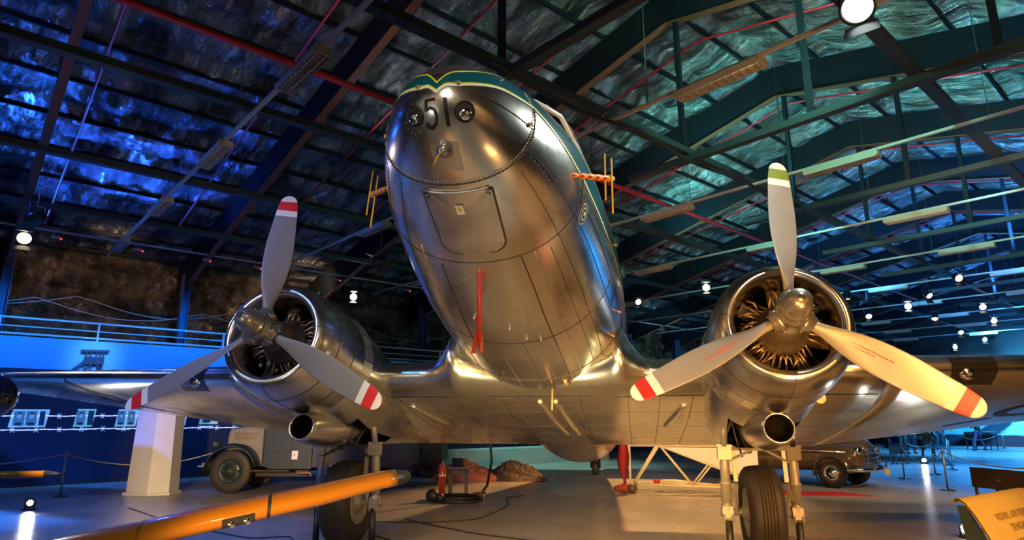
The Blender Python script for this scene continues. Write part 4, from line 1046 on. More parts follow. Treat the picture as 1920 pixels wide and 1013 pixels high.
mb = MB(); mb.tube([(.40, -.12, .47), (.68, -.02, .47), (.84, .3, .47), (.88, .72, .47), (.84, 1.14, .47), (.68, 1.46, .47), (.4, 1.56, .47)], .055, 12)
for y in (.35, 1.1): mb.bar((.9, y, .40), (.9, y, .62), .05, .05, up=(1, 0, 0))
mb.build('front_bumper', chrome, t)
for y in (.08, 1.36):
    mb = MB(); mb.lathe([(-.06, .10), (.0, .12), (.02, .11), (.05, .07), (.06, 0)], (.66, y, .93), (1, 0, .05), 22); mb.build('headlamp', chrome, t)
mb = MB(); mb.box((.97, .95, .40), (.012, .3, .14)); mb.build('yellow_plate', mat('plate_yellow', (.75, .45, .04), .5), t)
mb = MB(); mb.bar((-.9, -.155, .42), (-.9, -.155, 1.05), .01, .01, up=(0, 1, 0)); mb.build('door_gap', black_m, t)
# red carpet
carpet_m = mat('red_carpet', (.5, .012, .02), .85, bump=.002, bump_scale=60)
mb = MB(); mb.poly([(3.9, 9.75, .002), (6.62, 9.95, .002), (6.0, 10.75, .002), (3.9, 10.75, .002)][::1], (0, 0, .012)); tag(mb.build('red_carpet', carpet_m), 'strip of red carpet on the floor in front of the brown sedan', 'carpet')
# lattice trestle with panel
cream = mat('cream_tube_paint', (.62, .55, .38), .45)
t = empty('tubular_trestle', (1.1, 9.95, 0), 'cream tubular lattice frame with a triangular sheet panel under the wing', 'frame')
mb = MB()
for y in (0, .55):
    mb.tube([(0, y, .17-y*.05), (3.1, y, .13)], .028, 8); mb.tube([(0, y, .1), (0, y, 1.08)], .028, 8)
    mb.tube([(.08, y, .15), (.72-.05*y, y, 1.08)], .028, 8); mb.tube([(.74, y, 1.08), (1.5, y, .13)], .028, 8)
    mb.tube([(1.5, y, .14), (1.95, y, .66)], .02, 8)
    mb.tube([(0, y, 1.08), (3.0, y, 1.08)], .025, 8); mb.tube([(.76, y, 1.06), (3.0, y, .22)], .02, 8)
for x in (0, .74, 1.5, 3.0): mb.tube([(x, 0, .14), (x, .55, .14)], .02, 8)
for x in (.0, 3.0):
    for y in (0, .55): mb.tube([(x, y, .0), (x, y, .15)], .03, 8)
mb.build('tube_frame', cream, t)
mb = MB(); mb.poly([(.80, .02, 1.04), (3.0, .02, 1.04), (3.0, .02, .28)], (0, .02, 0)); pn = mb.build('sheet_panel', mat('panel_white', (.62, .62, .62), .5), t)
mb = MB(); mb.tube([(.7, .25, .22), (1.0, .25, .25), (1.4, .25, .21), (2.0, .25, .15)], .035, 8); lb = mb.build('lying_lever', cream, t)
mb = MB(); mb.tube([(.56, .25, .22), (.72, .25, .225)], .042, 8); mb.build('lever_grip', red_paint, lb)
# red streamer and its rolled end
t = empty('red_streamer', (.95, 9.75, 0), 'dark red cloth streamer hanging to the floor beside the trestle', 'streamer')
mb = MB(); rings = []
for i in range(12):
    z = 1.15-1.05*i/11; w = .09+.05*sin(i*.5); rings.append([Vector((-w+.03*sin(i*.8)-.0, -.03, z)), Vector((0, -.09+.02*sin(i), z)), Vector((w+.02*i/11, .02, z)), Vector((0, .07, z))])
mb.loft(rings, 0, True, True); mb.build('cloth', mat('streamer_red', (.24, .008, .012), .8), t)
mb = MB(); mb.tube([(-.22, -.05, .08), (-.05, -.1, .11), (.1, -.12, .1)], [.06, .10, .09], 12); mb.build('rolled_cloth', mat('rolled_red', (.3, .05, .04), .8, noise_amt=.7, noise_scale=9), t)
mb = MB(); mb.ball((.2, -.15, .115), .115, 20); tag(mb.build('round_weight', mat('brown_ball', (.10, .065, .04), .5), t), None)
# heap of canvas
def heap(name, cx, cy, L, W, Hh, rz, m, lab, seed, n=90):
    t = MB(); rows = []; c, s_ = cos(rz), sin(rz)
    for i in range(n+1):
        r = []
        for j in range(n+1):
            u, v = -1+2*i/n, -1+2*j/n; d = min(1, sqrt(u*u+v*v)) if u*u+v*v > 0 else 0
            w_ = Vector((noise.noise(Vector((u*3, v*3, seed+5))), noise.noise(Vector((u*3, v*3, seed+9))), 0))*.35; f_ = lambda k: 1-abs(noise.noise(Vector((u*k+w_.x*k+seed, v*k+w_.y*k, seed))))*2; h = Hh*max(0, 1-d**2.4)*(.30+.42*f_(1.9)+.26*f_(4.2)+.30*noise.noise(Vector((u*1.3, v*1.3, seed+3)))) + .05*f_(8)*(1 if d < .96 else 0)*min(1, (1-d)*8)
            x, y = u*L*(1+.3*noise.noise(Vector((v*2.5, seed, 0)))), v*W*(1+.3*noise.noise(Vector((u*2.5, seed, 4))))
            r.append(Vector((x*c-y*s_, x*s_+y*c, max(.004, h))))
        rows.append(r)
    t.loft(rows, 0, closed=False); o = t.build(name, m); o.location = (cx, cy, 0); return tag(o, lab, 'cloth')
heap('canvas_heap', -2.2, 12.3, .9, .55, .5, .1, mat('dark_canvas', (.09, .055, .035), .7, noise_amt=.6), 'dark brown crumpled canvas heap on the floor, right half of the pile', 3)
heap('salmon_cloth', -3.6, 12.0, .95, .5, .56, -.05, mat('salmon_cloth', (.55, .19, .10), .8, noise_amt=.35, noise_scale=4), 'salmon pink cloth bundle left of the dark canvas heap', 8)
t = empty('white_comb_rack', (-3.75, 11.7, 0), 'small rack of upright white slats above the salmon cloth', 'rack')
mb = MB(); mb.box((0, 0, .31), (.28, .12, .62)); mb.build('rack_block', black_m, t)
for k in range(7):
    mb = MB(); mb.bar((-.12+.04*k, 0, .62), (-.13+.045*k, 0, .86), .012, .02, up=(0, 1, 0)); mb.build('slat', white_line, t)
for k, (x, y, w, lab) in enumerate(((-5.1, 13.1, .55, 'crumpled white sheet on the floor left of the trolley'), (-4.9, 11.6, .5, 'pale folded paper sheet lying nearer than the crumpled one'))):
    o = heap('white_sheet', x, y, w, .35, .14 if k == 0 else .04, 0, mat('white_sheet_cloth', (.5, .5, .55), .7), lab, 11+k, 24)
# workshop trolley with orange bottle and hose
t = empty('service_trolley', (-2.65, 7.9, 0), 'small grey metal stand with a round base left of the canvas heap', 'stand', rz=YAW)
mb = MB(); mb.box((0, 0, .62), (.46, .35, .05)); mb.box((0, -.165, .58), (.46, .02, .12)); 
for x in (-.19, .17):
    mb.bar((x, -.15, .05), (x, -.15, .6), .075, .05, up=(0, 1, 0)); mb.bar((x, .15, .05), (x, .15, .6), .05, .05, up=(0, 1, 0))
mb.build('stand_frame', mat('stand_grey', (.09, .09, .095), .5), t)
mb = MB(); mb.box((.45, -.1, .1), (.3, .3, .05)); mb.box((.58, -.1, .05), (.03, .3, .1)); mb.box((.32, -.1, .05), (.03, .3, .1)); mb.build('footboard', mat('board_brown', (.16, .09, .05), .6), t)
t = empty('orange_bottle', (-2.93, 7.5, 0), 'tall orange glass bottle standing beside the grey stand', 'bottle')
mb = MB(); mb.lathe([(0, 0), (.0, .075), (.5, .082), (.58, .06), (.66, .02), (.68, 0)], (0, 0, .14), (0, 0, 1), 20); mb.build('bottle_body', mat('orange_glass', (.5, .07, .02), .15, coat=.5), t)
mb = MB(); mb.lathe([(.36, .0835), (.40, .084)], (0, 0, .14), (0, 0, 1), 20); mb.build('label_band', white_line, t)
mb = MB(); mb.lathe([(0, 0), (0, .12), (.1, .12), (.14, .06), (.15, 0)], (0, 0, 0), (0, 0, 1), 20); mb.build('bottle_foot', steel_dark, t)
mb = MB(); mb.tube([(-2.55+.52*cos(radians(a)), 7.35+.42*sin(radians(a)), .035) for a in range(0, 365, 12)], .035, 8); mb.tube([(-2.55+.45*cos(radians(a)), 7.35+.36*sin(radians(a)), .10) for a in range(0, 365, 12)], .03, 8)
tag(mb.build('coiled_hose', black_m), 'thick black hose coiled round the foot of the grey stand', 'hose')
mb = MB(); mb.tube([(-1.95, 8.1, 2.1), (-2.0, 8.1, 1.3), (-1.93, 8.0, .8), (-1.98, 7.8, .3), (-2.1, 7.5, .08)], .03, 8); tag(mb.build('hanging_hose', black_m), 'black hose dropping from the wing down to the coil', 'hose')
mb = MB(); mb.ball((-3.0, 7.1, .14), .14, 16, (1.1, 1, 1)); mb.ball((-2.82, 7.05, .1), .1, 12); tag(mb.build('small_compressor', steel_dark), 'small round black motor in front of the orange bottle', 'motor')
# floor cables
def cable(pts, lab, r=.009):
    P_ = []
    for a, b in zip(pts, pts[1:]):
        for i in range(8): P_.append(Vector((*Vector(a[:2]).lerp(Vector(b[:2]), i/8), r+.001)))
    P_.append(Vector((*pts[-1][:2], r+.001)))
    for k in range(3): P_ = [P_[0]]+[(P_[i-1]+P_[i]*2+P_[i+1])/4 for i in range(1, len(P_)-1)]+[P_[-1]]
    mb = MB(); mb.tube(P_, r, 6); return tag(mb.build('floor_cable', black_m), lab, 'cable')
cable([(-2.76, 4.78), (-1.9, 4.1), (-1.2, 3.6), (-.2, 3.2), (.6, 3.0)], 'long dark cable curving across the floor nearest the viewer')
cable([(-1.3, 8.6), (-1.62, 8.05), (-1.3, 6.8), (-1.5, 5.0), (-2.2, 4.5), (-3.2, 4.4), (-3.8, 4.9)], 'looping dark cable from the hose coil to the left wheel')
cable([(-3.4, 4.7), (-2.7, 3.2), (-2.3, 2.9)], 'short dark cable end behind the left main wheel')
cable([(-8.6, 5.1), (-6.4, 3.6), (-4.4, 2.6), (-3.9, 2.9), (-3.6, 2.5)], 'dark cable lying in front of the pylon')
cable([(2.2, 2.0), (3.6, 2.0), (4.6, 2.6), (6.1, 4.6)], 'dark cable running to the floor lamp on the right')
mb = MB(); mb.box((.35, 3.0, .03), (.26, .16, .06)); tag(mb.build('cable_box', black_m), 'small black cable box at the bottom edge, centre of the floor', 'box')
# floor uplights
def uplight(x, y, lab, d, col, power, lens_r=.09, emi=60, spot=80):
    t = empty('floor_uplight', (x, y, 0), lab, 'lamp', 'floor uplights')
    d = Vector(d).normalized(); c = Vector((0, 0, .13))
    mb = MB(); mb.box((0, 0, .012), (.22, .16, .024)); mb.bar((-.1, 0, .02), (-.1, 0, .14), .01, .04, up=(0, 1, 0)); mb.bar((.1, 0, .02), (.1, 0, .14), .01, .04, up=(0, 1, 0)); mb.build('bracket', black_m, t)
    mb = MB(); mb.lathe([(-.1, 0), (-.1, .06), (.02, .1), (.03, .1), (.03, .092)], c, d, 20); mb.build('housing', black_m, t)
    mb = MB(); mb.lathe([(.012, 0), (.012, lens_r)], c, d, 20); mb.build('lens', mat('uplight_glow_%d' % int(x*10), (1, 1, 1), .5, emit=col, es=emi), t)
    ld = bpy.data.lights.new('uplight', 'SPOT'); ld.energy = power; ld.color = col; ld.spot_size = radians(spot); ld.spot_blend = .6; ld.shadow_soft_size = .08
    lo = bpy.data.objects.new('lamp_source', ld); COL.objects.link(lo); lo.location = Vector((x, y, 0))+c+d*.05; lo.rotation_euler = d.to_track_quat('-Z', 'Y').to_euler()
uplight(-10.35, 4.55, 'small glaring floor lamp on the blue-grey floor far left', (.9, -.75, .35), (1, .97, .9), 60, lens_r=.055, emi=5)
uplight(6.1, 4.7, 'small round floor lamp beside the yellow board at lower right', (-.7, -.55, .5), (1, .95, .9), 30, emi=25)
uplight(12.2, 21.6, 'distant floor lamp among the stanchions in front of the visitors', (-.4, -.9, .3), (1, 1, 1), 60, .08, 7)
# yellow board with stencilled text, close at lower right
ybd = mat('yellow_canvas_board', (.5, .38, .11), .65, noise_amt=.1)
TL = Vector((4.41, .79, .95)); U = Vector((.69, .725, .0)); Nn = Vector((.725, -.69, 0)); 
t = empty('yellow_text_board', TL*1, 'yellow fabric board with faded stencilled words at the lower right corner', 'board')
t.location.z = 0
mb = MB(); prof = [(-.10, .93), (-.07, .965), (-.02, .968), (.03, .93), (.09, .84), (.17, .68), (.25, .5), (.32, .32), (.38, .15)]
rows = [[U*(1.75*i/12)+Nn*a+Vector((0, 0, z)) for a, z in prof] for i in range(13)]
mb.loft(rows, 0, closed=False); 
rows = [[U*(1.75*i/12)+Nn*(a-.012)+Vector((0, 0, z-.012)) for a, z in prof] for i in range(13)]; mb.loft(rows, 0, closed=False); mb.build('fabric_cover', ybd, t)
mb = MB(); mb.poly([Nn*(-.06)+Vector((0, 0, .9))+U*.02, Nn*(.02)+Vector((0, 0, .9))+U*.02, Nn*.36+Vector((0, 0, .1))+U*.02, Nn*.36+Vector((0, 0, 0))+U*.02, Nn*.05+U*.02], U*.03); mb.build('side_support', mat('board_side', (.03, .05, .06), .5), t); mb = MB(); mb.poly([Nn*(-.06)+Vector((0, 0, .9))+U*1.6, Nn*(.02)+Vector((0, 0, .9))+U*1.6, Nn*.36+Vector((0, 0, .1))+U*1.6, Nn*.36+U*1.6, Nn*.05+U*1.6], U*.03); mb.build('side_support', mat('board_side', (.03, .05, .06), .5), t)
ink = mat('faded_stencil_ink', (.22, .15, .05), .7)
def text(s_, size, origin, xdir, ydir, m, parent, name='lettering', ext=.001, align='LEFT'):
    cu = bpy.data.curves.new(name, 'FONT'); cu.body = s_; cu.size = size; cu.extrude = ext; cu.align_x = align; cu.space_character = 1.12
    o = bpy.data.objects.new(name, cu); COL.objects.link(o)
    dg = bpy.context.evaluated_depsgraph_get(); me = bpy.data.meshes.new_from_object(o.evaluated_get(dg)); bpy.data.objects.remove(o)
    x = Vector(xdir).normalized(); y = Vector(ydir).normalized(); z = x.cross(y); 
    M = Matrix((x, y, z)).transposed().to_4x4(); M.translation = Vector(origin); me.transform(M)
    me.materials.clear(); me.materials.append(m); o = bpy.data.objects.new(name, me); COL.objects.link(o); o.parent = parent; return o
yd = (Vector((0, 0, .84))+Nn*.09)-(Vector((0, 0, .5))+Nn*.25); nrm = U.cross(yd.normalized())
def onb(u, k): # k: 0..1 down the board
    return U*u+Nn*tab([(0, .09), (.5, .17), (1, .25)], k)+Vector((0, 0, tab([(0, .84), (.5, .68), (1, .5)], k)))
for s_, k, u in (('ROYAL AIR FORCE', .30, .42), ('TENGAH', .62, .62), ('HONOURS BOARD', .97, .56)):
    text(s_, .10, onb(u, k)+nrm*.012*(1 if nrm.y < 0 else -1), U, yd, ink, t)
# dark reading desks
def desk(p, u, n, L, lab, h=.95, z0=.66):
    t = empty('reading_desk', (p[0], p[1], 0), lab, 'desk', 'dark reading desks'); u = Vector(u).normalized(); n = Vector(n).normalized()
    mb = MB(); mb.poly([Vector((0, 0, z0)), u*L+Vector((0, 0, z0)), u*L+Vector((0, 0, h)), Vector((0, 0, h))], n*.03); mb.poly([Vector((0, 0, h)), u*L+Vector((0, 0, h)), u*L+n*.5+Vector((0, 0, h-.16)), n*.5+Vector((0, 0, h-.16))], (0, 0, .02)); pn = mb.build('desk_panel', mat('desk_brown', (.05, .03, .018), .5), t)
    mb = MB(); mb.box(u*L*.48+Vector((0, 0, z0+.14))-n*.006, (.07, .012, .03), rotz(atan2(u.y, u.x))); mb.build('name_tag', hub_m, pn)
    for a, b in ((.04, .03), (.4, .03), (.96, .03), (.04, .45), (.96, .45)):
        mb = MB(); q = u*L*a+n*b; mb.bar(q, q+Vector((0, 0, z0+.05 if b < .2 else h-.18)), .035, .035, up=(0, 1, 0)); mb.build('leg', mat('desk_leg', (.09, .05, .035), .5), t)
desk((6.59, 5.46), (.39, -.92, 0), (.92, .39, 0), 1.0, 'brown-black reading desk behind the yellow board')
desk((10.75, 20.9), (.95, .3, 0), (.5, .85, 0), .68, 'low dark reading desk to the right of the sedan', .66, .39)
desk((19.3, 34.2), (.95, .3, 0), (.3, -.95, 0), 1.6, 'distant pale-topped reading desk before the blue aircraft')
for i in (0, 1):
    mb = MB(); mb.box((19.75+.8*i, 34.0+.2*i, .98), (.6, .45, .015), rotz(.3)); tag(mb.build('white_sheet', white_line), ('left', 'right')[i]+' white information sheet on the distant desk', 'sheet')
# yellow wing of another aircraft in the foreground
yw = mat('yellow_aircraft_paint', (.26, .105, .007), .22, coat=.6, noise_amt=.08, noise_scale=2); 
t = empty('yellow_aircraft_wing', (-1.4, -2.7, 0), 'glossy yellow wing reaching in from the lower left corner', 'wing')
YP = [(Vector(p)+Vector((.02, -.02, -.045)), c*1.2, th*1.17) for p, c, th in (((-3.6, -4.0, .70), .50, .15), ((-2.49, -3.36, .90), .5, .14), ((-2.04, -3.14, 1.0), .5, .135), ((-1.70, -2.93, 1.07), .5, .13), ((-1.39, -2.73, 1.14), .49, .125), ((-1.15, -2.54, 1.19), .48, .12), ((-.82, -2.29, 1.26), .46, .115), ((-.52, -2.02, 1.335), .43, .10), ((-.43, -1.94, 1.35), .41, .095))]
def yp(i):      # i: float index
    k = min(int(i), len(YP)-2); f = i-k; a, b = YP[k], YP[k+1]; return a[0].lerp(b[0], f), lerp(a[1], b[1], f), lerp(a[2], b[2], f)
CHD = Vector((-.50, .866, 0)); YO = Vector((-1.4, -2.7, 0))
def ysec2(i, gs=1, back=0, out=0):
    p, c, th = yp(min(i, 8)) if i <= 8 else yp(8)
    if i > 8: p = p+(YP[8][0]-YP[7][0]).normalized()*(i-8)
    return [p+CHD*(back+(u-.0)*c*gs-(out if v > -9 and u < .02 else 0))+Vector((0, 0, v/.15*th*gs)) - YO for u, v in UP[::-1]+LO[1:-1]]
mb = MB(); mb.loft([ysec2(i*.5) for i in range(17)], 0, True, True); mb.build('wing_skin', yw, t)
mb = MB(); mb.loft([ysec2(8), ysec2(8.04, .9, .02), ysec2(8.09, .72, .06), ysec2(8.12, .45, .12), ysec2(8.14, .15, .2)], 0, False, True); mb.build('wing_tip_cap', steel_dark, t)
mb = MB(); mb.loft([ysec2(i, 1.012, -.003) for i in (5.14, 5.19)], 0); mb.build('skin_joint', black_m, t)
mb = MB(); mb.loft([ysec2(i, 1.008, -.002) for i in (3.0, 3.03)], 0); mb.build('skin_joint', mat('joint_brown', (.12, .05, .01), .6), t)  # second skin joint, a darker brown band
def yle(i, k, off=.004):
    p, c, th = yp(i); q = int(round(abs(k)*6)); u, v = (UP if k > 0 else LO)[q]
    return p+CHD*(u*c-off)+Vector((0, 0, v/.15*th-off*.5))-YO
mb = MB(); mb.loft([[yle(4.33+.62*i/8, k) for k in (-.85, -.67, -.5, -.34, -.17, 0, .17)] for i in range(9)], 0, closed=False); ll = mb.build('landing_light_window', glass_dark, t)
for yy in (4.5, 4.8): mb = MB(); mb.lathe([(0, .026), (.01, .02), (.014, 0)], yle(yy, -.34, .006), (.5, -.85, -.2), 16); mb.build('landing_lamp', lens_m, ll)
t2 = empty('wing_trestle', (-3.7, -3.8, 0), 'grey trestle propping the yellow wing outside the lower left corner', 'trestle')
mb = MB()
for x in (-.3, .3): mb.bar((x, -.2, 0), (x*.3, 0, .58), .05, .05); mb.bar((x, .2, 0), (x*.3, 0, .58), .05, .05)
mb.box((0, 0, .6), (.6, .14, .05)); mb.build('trestle_frame', hub_m, t2)
# dark nosed aircraft at the left edge with a yellow boom
t = empty('dark_nosed_aircraft', (-7.2, -.6, 0), 'glossy black rounded nose cone peeping in at the left edge', 'aircraft')
nc = Vector((-5.5, -.01, 1.98))
def loc(p): return Vector(p)-Vector((-7.2, -.6, 0))
mb = MB(loc); mb.lathe([(-2.6, .42), (-1.2, .40), (-.5, .36), (-.2, .31), (0, .22), (.1, .12), (.13, 0)], nc-Vector((.38, .25, 0)), (.85, .35, -.05), 36, cap0=True); mb.build('nose_cone', mat('gloss_black', (.006, .007, .012), .1, coat=1), t)
mb = MB(loc); mb.tube([(-7.1, -.75, 0), (-7.1, -.75, 1.75)], .06, 10); mb.box((-7.1, -.75, .02), (.5, .5, .04)); mb.build('support_leg', steel_dark, t)
t = empty('yellow_boom', (-6.6, -.62, 0), 'yellow probe with a black tip entering at the left edge', 'probe')
p0 = Vector((-7.6, -.95, 1.12)); p1 = Vector((-5.08, -.33, 1.15)); p2 = Vector((-4.88, -.28, 1.15))
def loc(p): return Vector(p)-Vector((-6.6, -.62, 0))
mb = MB(loc); mb.tube([p0, p1], .036, 16); mb.build('boom_tube', yw, t); mb = MB(loc); mb.tube([p1, p1.lerp(p2, .5), p2], [.037, .025, .004], 14); mb.build('boom_tip', black_m, t)
mb = MB(loc); mb.bar((-6.5, -.68, 0), (-6.5, -.68, 1.12), .05, .05, up=(0, 1, 0)); mb.box((-6.5, -.68, .02), (.35, .35, .04)); mb.build('boom_stand', steel_dark, t)
# ---------------------------------------------------------------- visitors
skin = mat('skin', (.36, .2, .14), .55); hairm = mat('dark_hair', (.02, .015, .012), .6); jeans = mat('blue_jeans', (.05, .07, .14), .8); blackc = mat('black_clothes', (.014, .014, .017), .8); greyc = mat('grey_clothes', (.08, .09, .10), .8); orangec = mat('orange_clothes', (.35, .12, .05), .8); tealc = mat('teal_trousers', (.03, .09, .11), .8); brownc = mat('brown_trousers', (.1, .05, .04), .8)
def person(x, y, lab, h=1.74, face=0, top=blackc, leg=jeans, arm='camera', stride=.16, shorts=False):
    t = empty('person', (x, y, 0), lab, 'person', None, rz=face); k = h/1.74
    J = {'pelvis': (0, 0, .95), 'waist': (0, 0, 1.08), 'chest': (0, .01, 1.30), 'neck': (0, .0, 1.46), 'head': (0, -.01, 1.56), 'crown': (0, -.0, 1.67),
         'hl': (-.09, 0, .90), 'kl': (-.10-stride*.3, -.03, .50), 'al': (-.11-stride*.6, .03, .09), 'tl': (-.12-stride*.6, -.12, .03), 'hr': (.09, 0, .90), 'kr': (.10+stride*.3, -.04, .50), 'ar': (.11+stride*.6, .03, .09), 'tr': (.12+stride*.6, -.12, .03),
         'sl': (-.18, .01, 1.40), 'sr': (.18, .01, 1.40)}
    if arm == 'camera': J.update(el=(-.25, -.12, 1.18), wl=(-.09, -.30, 1.38), gl=(-.05, -.33, 1.42), er=(.25, -.12, 1.18), wr=(.09, -.30, 1.38), gr=(.05, -.33, 1.42))
    else: J.update(el=(-.23, .03, 1.13), wl=(-.24, -.06, .88), gl=(-.24, -.08, .80), er=(.23, .03, 1.13), wr=(.24, -.06, .88), gr=(.24, -.08, .80))
    Rr = {'pelvis': .125, 'waist': .12, 'chest': .14, 'neck': .052, 'head': .078, 'crown': .06, 'hl': .088, 'kl': .058, 'al': .038, 'tl': .03, 'hr': .088, 'kr': .058, 'ar': .038, 'tr': .03, 'sl': .06, 'sr': .06, 'el': .042, 'wl': .026, 'gl': .02, 'er': .042, 'wr': .026, 'gr': .02}
    E_ = [('pelvis', 'waist'), ('waist', 'chest'), ('chest', 'neck'), ('neck', 'head'), ('head', 'crown'), ('pelvis', 'hl'), ('hl', 'kl'), ('kl', 'al'), ('al', 'tl'), ('pelvis', 'hr'), ('hr', 'kr'), ('kr', 'ar'), ('ar', 'tr'), ('chest', 'sl'), ('chest', 'sr'), ('sl', 'el'), ('el', 'wl'), ('wl', 'gl'), ('sr', 'er'), ('er', 'wr'), ('wr', 'gr')]
    def skinmesh(name, J, R, E, m, root, grow=0, fingers=False):
        names = list(J); me = bpy.data.meshes.new(name); V = [Vector(J[n])*k for n in names]; Ed = [(names.index(a), names.index(b)) for a, b in E]
        rad = [R[n]*k+grow for n in names]
        if fingers:
            for g, w in (('gl', 'wl'), ('gr', 'wr')):
                d = (Vector(J[g])-Vector(J[w])).normalized(); sd = d.cross(Vector((0, 1, 0.2))).normalized()
                for q in range(5):
                    o = (q-2)*.018; ln = (.055, .075, .08, .075, .06)[q]; i0 = names.index(g)
                    a = Vector(J[g])+sd*o+d*.01; b_ = a+d*ln*.5+Vector((0, 0, -.005)); c = b_+d*ln*.4+Vector((0, 0, -.012))
                    if q == 0: b_ += sd*-.02; c += sd*-.025
                    n = len(V); V += [a*k, b_*k, c*k]; rad += [.009, .008, .007]; Ed += [(i0, n), (n, n+1), (n+1, n+2)]
        me.from_pydata([tuple(v) for v in V], Ed, []); o = bpy.data.objects.new(name, me); COL.objects.link(o)
        md = o.modifiers.new('skin', 'SKIN'); 
        for i, sv in enumerate(me.skin_vertices[0].data): sv.radius = (rad[i], rad[i]); sv.use_root = (i == names.index(root))
        o.modifiers.new('sub', 'SUBSURF').levels = 2; o.modifiers['sub'].render_levels = 2
        dg = bpy.context.evaluated_depsgraph_get(); m2 = bpy.data.meshes.new_from_object(o.evaluated_get(dg)); bpy.data.objects.remove(o)
        for p in m2.polygons: p.use_smooth = True
        m2.materials.clear(); m2.materials.append(m); o = bpy.data.objects.new(name, m2); COL.objects.link(o); o.parent = t; return o
    skinmesh('body', J, Rr, E_, skin, 'pelvis', 0, True)
    tj = {n: J[n] for n in ('pelvis', 'waist', 'chest', 'sl', 'sr', 'el', 'er', 'wl', 'wr')}; tr_ = dict(Rr); tr_['pelvis'] = .13
    skinmesh('jacket', tj, tr_, [e for e in E_ if e[0] in tj and e[1] in tj], top, 'pelvis', .014)
    lj = {n: J[n] for n in ('pelvis', 'hl', 'kl', 'hr', 'kr')+(() if shorts else ('al', 'ar'))}
    skinmesh('trousers', lj, Rr, [e for e in E_ if e[0] in lj and e[1] in lj], leg, 'pelvis', .012)
    for q in ('l', 'r'):
        mb = MB(); a = Vector(J['a'+q])*k; mb.ball((a.x, a.y-.06, .045), .05, 12, (1, 2.6, .85)); mb.build('shoe', blackc, t)
    mb = MB(); mb.ball(Vector((0, .015, 1.64))*k, .098*k, 16, (.95, 1.05, 1.1)); mb.build('hair', hairm, t)
    mb = MB(); mb.ball(Vector((0, -.035, 1.60))*k, .085*k, 16, (.85, .9, 1.2)); mb.ball(Vector((0, -.118, 1.595))*k, .014, 8, (.8, 1, 1.5)); f = mb.build('face', skin, t)
    mb = MB(); mb.ball(Vector((-.03, -.105, 1.62))*k, .01, 8); mb.ball(Vector((.03, -.105, 1.62))*k, .01, 8); mb.ball(Vector((0, -.108, 1.555))*k, .012, 8, (1.8, .6, .4)); mb.build('eyes_and_mouth', hairm, f)
    mb = MB(); mb.ball(Vector((-.085, .0, 1.60))*k, .022, 8, (.5, .8, 1.3)); mb.ball(Vector((.085, .0, 1.60))*k, .022, 8, (.5, .8, 1.3)); mb.build('ears', skin, f)
    return t
person(19.75, 33.66, 'person in black top and blue jeans standing alone with raised arms', 1.74, pi+.5, blackc, jeans, 'camera', .5)
person(14.68, 29.29, 'person in dark jacket and jeans, leftmost but one of the group', 1.78, .4, blackc, jeans, 'down', .15)
person(16.92, 34.09, 'person in black with both arms lowered in the middle of the group', 1.72, .1, blackc, blackc, 'down', .2)
person(14.54, 27.02, 'person in black coat and brown trousers nearest in the group', 1.80, -.3, blackc, brownc, 'down', .2)
person(18.1, 34.32, 'person in dark top and teal trousers, right end of the group', 1.76, .2, blackc, tealc, 'down', .15)
person(15.56, 32.63, 'person in orange clothes at the left end of the group', 1.66, .2, orangec, greyc, 'down', .15)
# ---------------------------------------------------------------- far aircraft
tealp = mat('far_aircraft_teal', (.10, .22, .24), .4, noise_amt=.15); darkg = mat('far_aircraft_green', (.05, .07, .055), .5, noise_amt=.3, noise_scale=1)
ytip = mat('blade_tip_yellow', (.75, .65, .02), .5)
t = empty('teal_aircraft', (18.9, 36.2, 0), 'blue-lit aircraft with a long wing before the end wall', 'aircraft')
mb = MB(); mb.lathe([(0, 0), (.1, .25), (.8, .55), (2.5, .75), (4.5, .6), (7, .2), (7.5, .02)], (-2.2, -1.0, 1.6), (-.35, .93, .02), 24); mb.build('fuselage', tealp, t)
def slabw(mb, a, b, c0, c1, th0, th1, ch):
    a, b, ch = Vector(a), Vector(b), Vector(ch).normalized(); rings = []
    for p, c, th in ((a, c0, th0), (b, c1, th1)):
        rings.append([p+ch*(u*c)+Vector((0, 0, v/.15*th)) for u, v in UP[::-1]+LO[1:-1]])
    mb.loft(rings, 0, True, True)
mb = MB(); slabw(mb, (-1.8, -.6, 1.85), (4.8, 1.9, 1.75), 1.7, .8, .2, .1, (-.3, .95, 0)); mb.build('wing', tealp, t)
mb = MB(); slabw(mb, (-2.6, 0, 1.9), (-6.5, -1.5, 1.85), 1.7, .8, .2, .1, (-.3, .95, 0)); mb.build('wing', tealp, t)
mb = MB(); mb.bar((-1.1, -1.2, 1.8), (-.1, -1.4, 1.15), .22, .06); pb = mb.build('propeller_blade', darkg, t); mb = MB(); mb.bar((-.18, -1.39, 1.2), (.1, -1.44, 1.0), .3, .07); mb.build('blade_tip', ytip, pb)
mb = MB(); mb.bar((-1.9, -1.2, 1.7), (-1.2, -1.3, .9), .12, .08); mb.bar((-2.1, -1.2, 1.0), (-1.3, -1.3, .9), .1, .05); mb.bar((-1.7, -1.2, 1.4), (-1.5, -1.2, .3), .06, .05); mb.build('undercarriage_door', tealp, t)
for x, y in ((-1.5, -1.2), (-3.2, -.9)): mb = MB(); mb.lathe([(-.08, .15), (-.1, .25), (-.05, .3), (.05, .3), (.1, .25), (.08, .15), (.05, 0)], (x, y, .3), (1, .2, 0), 20); mb.build('wheel', rubber, t)
t = empty('dark_green_aircraft', (9.1, 24.6, 0), 'dark green aircraft with framed canopy beyond the brown sedan', 'aircraft', rz=radians(-30))
mb = MB(); mb.lathe([(0, .0), (.05, .25), (.6, .5), (2, .7), (4, .65), (6, .4), (8, .1)], (2.2, 0, 1.15), (-1, .3, .04), 28); mb.build('fuselage', darkg, t)
mb = MB(); 
